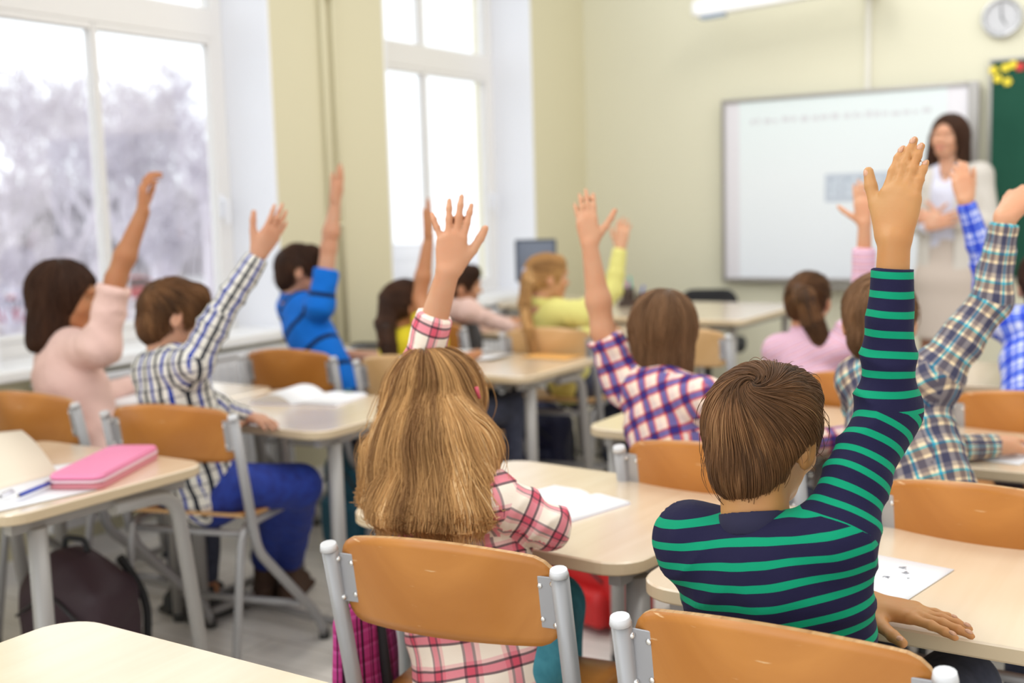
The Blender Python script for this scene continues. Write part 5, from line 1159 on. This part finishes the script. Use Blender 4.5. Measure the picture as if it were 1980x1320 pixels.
# --- boy in black, blue and white checks
m_ck = cloth('black_blue_white_checks', [(0, (.74, .72, .68)), (.30, (.02, .025, .04)), (.50, (.74, .72, .68)), (.78, (.02, .05, .36)), (.98, (.74, .72, .68))], [(0, (.95, .94, .90)), (.55, (.42, .42, .46)), (.72, (.95, .94, .90))], .056, .030, mul=True)
pel = A(-2.34, 2.11, 0.535)
sK = A(.07, .02, 0)
J = dict(legs=[(pel + sK * s_, G(582 - 14 * (1 - s_), 938, .50), G(560 - 25 * (1 - s_), 1085, .13), G(585 - 25 * (1 - s_), 1095, .07)) for s_ in (-1, 1)], pelvis=pel, neck=D(334, 682, 2.98), head=D(336, 602, 3.05), sl=D(295, 715, 3.08), sr=D(378, 700, 2.93), er=D(428, 605, 2.93), wr=D(500, 492, 2.93), el=D(420, 790, 3.12), wl=G(478, 806, .70))
P = person('boy in black, blue and white checks, right arm raised, hand flat on the desk', (pel[0], pel[1]), dict(top=m_ck, shoe=m_shoe), J, s=1.0, h=.007, hf=toward(pel) + A(.3, 0, 0), tilt=14, roll=6,
    hands=dict(r=dict(Dr=CV(.50, .9, .1), N=CV(-.7, .3, .8), spread=(6, 1, -4, -9), curl=(2, 8, 8), thumb=(.80, .6, .2)), l=dict(Dr=nrm(G(560, 815, .68) - G(480, 800, .68)), N=(0, 0, -1), spread=(6, 2, -3, -8), thumb=(.6, .8, .1))),
    trousers=m_jean, wr=.005, shoe=m_shoe, hem=-.05, skinm=SKP, seatz=.46)
short_hair(P, HM, n=4500, seed=25)

# --- girl in pink blouse
m_bl = cloth('pale_pink_blouse', None, None, base=(.76, .52, .46), bump=.4)
pel = A(-2.84, 2.14, 0.525)
J = dict(pelvis=pel, neck=D(146, 652, 3.38), head=D(122, 566, 3.46), sl=D(108, 692, 3.50), sr=D(196, 668, 3.30), er=D(224, 540, 3.30), wr=D(276, 410, 3.30), el=D(160, 770, 3.6), wl=G(268, 740, .71))
P = person('girl with a dark brown bob in a pale pink blouse, right forearm raised', (pel[0], pel[1]), dict(top=m_bl, shoe=m_shoeb), J, s=1.02, h=.008, hf=toward(pel) + A(.75, -.2, 0), tilt=2,
    hands=dict(r=dict(Dr=CV(.0, 1, 0), N=CV(.9, 0, .4), spread=(2, 0, -3, -6), curls=((15, 25, 25), (25, 35, 25), (30, 35, 25), (30, 35, 25)), thumb=(.8, .4, .4)), l=dict(Dr=(.3, .3, 0), N=(0, 0, -1))), sleeve=('long', 'elbow'), trousers=m_djean, wr=.005, skinm=SKT, waist=(.142, .108), hem=-.06, hs=1.0)
bob_hair(P, HB, n=5500, seed=27, ln=.165, wd=.092, back=.01)

# --- the teacher
m_blouse = cloth('white_blouse', None, None, base=(.60, .60, .70), bump=.3); m_card = mat('pale_grey_cardigan', (.55, .51, .46), .9, bump=(150, .3)); m_skirt = mat('beige_skirt', (.50, .42, .36), .85); m_tight = mat('brown_tights', (.28, .12, .07), .6)
base = A(-1.235, 6.10); pel = A(-1.235, 6.10, .90); fwT = nrm(A(-.12, -1, 0)); sdT = nrm(np.cross(fwT, UP))
J = dict(pelvis=pel, neck=pel + A(0, 0, .50), head=pel + A(-.0, -.01, .665), sl=pel + A(0, 0, .46) - sdT * .15, sr=pel + A(0, 0, .46) + sdT * .15, el=pel + A(0, 0, .22) - sdT * .20, er=pel + A(0, 0, .22) + sdT * .19, wl=pel + A(0, 0, .24) + fwT * .19 - sdT * .02, wr=pel + A(0, 0, .21) + fwT * .20 + sdT * .03)
J['legs'] = [(pel - sdT * .08 - UP * .03, A(*(pel - sdT * .085)[:2], .47), A(*(pel - sdT * .085)[:2], .10), A(*(pel - sdT * .085 + fwT * .14)[:2], .03)), (pel + sdT * .08 - UP * .03, A(*(pel + sdT * .075)[:2], .47), A(*(pel + sdT * .075)[:2], .10), A(*(pel + sdT * .075 + fwT * .14)[:2], .03))]
P = person('smiling dark haired woman in white blouse, grey cardigan and beige skirt standing at the whiteboard', (base[0], base[1]), dict(top=m_blouse, shoe=m_shoeb), J, s=1.08, h=.009, hf=fwT + A(-.10, 0, 0), tilt=-2, roll=4,
    hands=dict(l=dict(Dr=sdT + UP * .25, N=(-.2, .9, -.2), curl=(20, 30, 20), s=1.15), r=dict(Dr=-sdT + UP * .35, N=(-.2, .9, -.2), curl=(20, 30, 20), s=1.15)), trousers=None, skinm=SKP, group=None, cat='person', autoneck=False, collar=False, fwd=tuple(fwT), nr=.045, waist=(.115, .085), chest=(.13, .092))
pr = [ecap(pel + UP * .12, pel - UP * .06, sdT, (.125, .095), (.165, .12), k=.03), ecap(pel - UP * .06, A(*pel[:2], .50), sdT, (.165, .12), (.150, .115), k=.03, cut=[(A(0, 0, .535), A(0, 0, -1))])]
V, F = surf(pr, .009); mesh_np('skirt', V, F, m_skirt, P.root)
for hp, kn, an, t_ in J['legs']:
    V, F = surf([cap(hp * .3 + kn * .7, kn, .060, .052), cap(kn, an, .052, .034), cap(an, an - UP * .05, .034, .03)], .009); mesh_np('tights', V, F, m_tight, P.root)
    q = A(an[0], an[1], .03); V, F = surf([cap(q, q + fwT * .14 - UP * .005, .036, .026), cap(q + UP * .05, q, .038, .036, k=.02), box_p(q - UP * .02 + fwT * .05, (.13, .036, .01), np.stack([fwT, np.cross(fwT, UP), UP]), r=.008)], .008); V[:, 2] = np.maximum(V[:, 2], .0); mesh_np('shoe', V, F, m_shoeb, P.root)
# open cardigan: trunk shell cut open in front, plus sleeves
nk = J['neck']; cp = nk - UP * .10; Bt = np.stack([sdT, fwT, UP])
pr = [ecap(pel + UP * .0, pel + UP * .30, sdT, (.155, .118), (.142, .110), k=.03), ecap(pel + UP * .30, cp, sdT, (.142, .110), (.145, .108), k=.03), cap(nk - UP * .05 - sdT * .06, J['sl'], .062, .060, k=.03), cap(nk - UP * .05 + sdT * .06, J['sr'], .062, .060, k=.03),
      cap(J['sl'], J['el'], .060, .050, k=.03), cap(J['sr'], J['er'], .060, .050, k=.03), cap(J['el'], J['el'] * .35 + J['wl'] * .65, .050, .042, k=.02), cap(J['er'], J['er'] * .35 + J['wr'] * .65, .050, .042, k=.02),
      box_p(pel + UP * .25 + fwT * .15, (.060, .13, .45), Bt, r=.01, k=.01, sub=True), ell(nk + UP * .03, (.066, .075, .09), Bt, k=.01, sub=True)]
V, F = surf(pr, .009); N = vnormals(V, F); V = V + N * (.004 * wav(V, 22, 3))[:, None]; mesh_np('cardigan', V, F, m_card, P.root)
L = lambda x, y, z: P.c + (P.B.T @ A(x, y, z)) * P.s; B = P.B
hp = [ell(L(0, -.008, .010), A(.084, .10, .094) * P.s, B), ecap(L(0, -.03, -.01), L(0, -.05, -.17), B[0], (.088, .07), (.10, .045), k=.03), cap(L(.074, .0, -.02), L(.085, .01, -.20), .026, .018, k=.02), cap(L(-.074, .0, -.02), L(-.080, .01, -.15), .022, .012, k=.02),
      ell(L(0, .098, -.040), A(.064, .068, .098) * P.s, B, k=.014, sub=True)]
hair_build(P.root, hp, .008, fld_down(P.c, B, (-.01, .02, .09), g=1.2), HB[0], HB[1], n=3000, length=(.10, .18), steps=9, rad=.0007, lift=.004, seed=31)
b = MB(); b.tube([L(-.021, .088, -.066), L(-.011, .094, -.0715), L(0, .096, -.073), L(.011, .094, -.0715), L(.021, .088, -.066)], [.0015, .0038, .0045, .0038, .0015], 8); o = b.build('lips', m_lip, P.root); o.matrix_parent_inverse = Matrix.Translation(P.root.location).inverted()
# magenta jacket bag on the blond girl's chair
mg = mag(); q0, q1 = D(672, 1195, 1.66), D(722, 1330, 1.72)
ctr = D(706, 1265, 1.95); rb = empty('shoulder_bag', (ctr[0], ctr[1], ctr[2] - .12), 0, 'magenta bag with black lettering hanging beside the blond girl\'s chair', 'bag')
a1, a2 = D(702, 1190, 1.95), D(716, 1420, 1.95); sdv = nrm(A(1, .15, 0)); pr = [ecap(a1, a2, sdv, (.030, .085), (.036, .10), k=.02, bone=(a1, a2, sdv, .08, 0))]
V, F = surf(pr, .006); N = vnormals(V, F); V = V + N * (.004 * wav(V, 30, 1))[:, None]; mesh_np('bag_body', V, F, mg, rb, pattern(V, F, pr))
b = MB(); b.tube([a1 + sdv * .032, (a1 + a2) / 2 + sdv * .040, a2 + sdv * .044], .009, 8, .03); o = b.build('strap', m_fab, rb); o.matrix_parent_inverse = Matrix.Translation(rb.location).inverted()
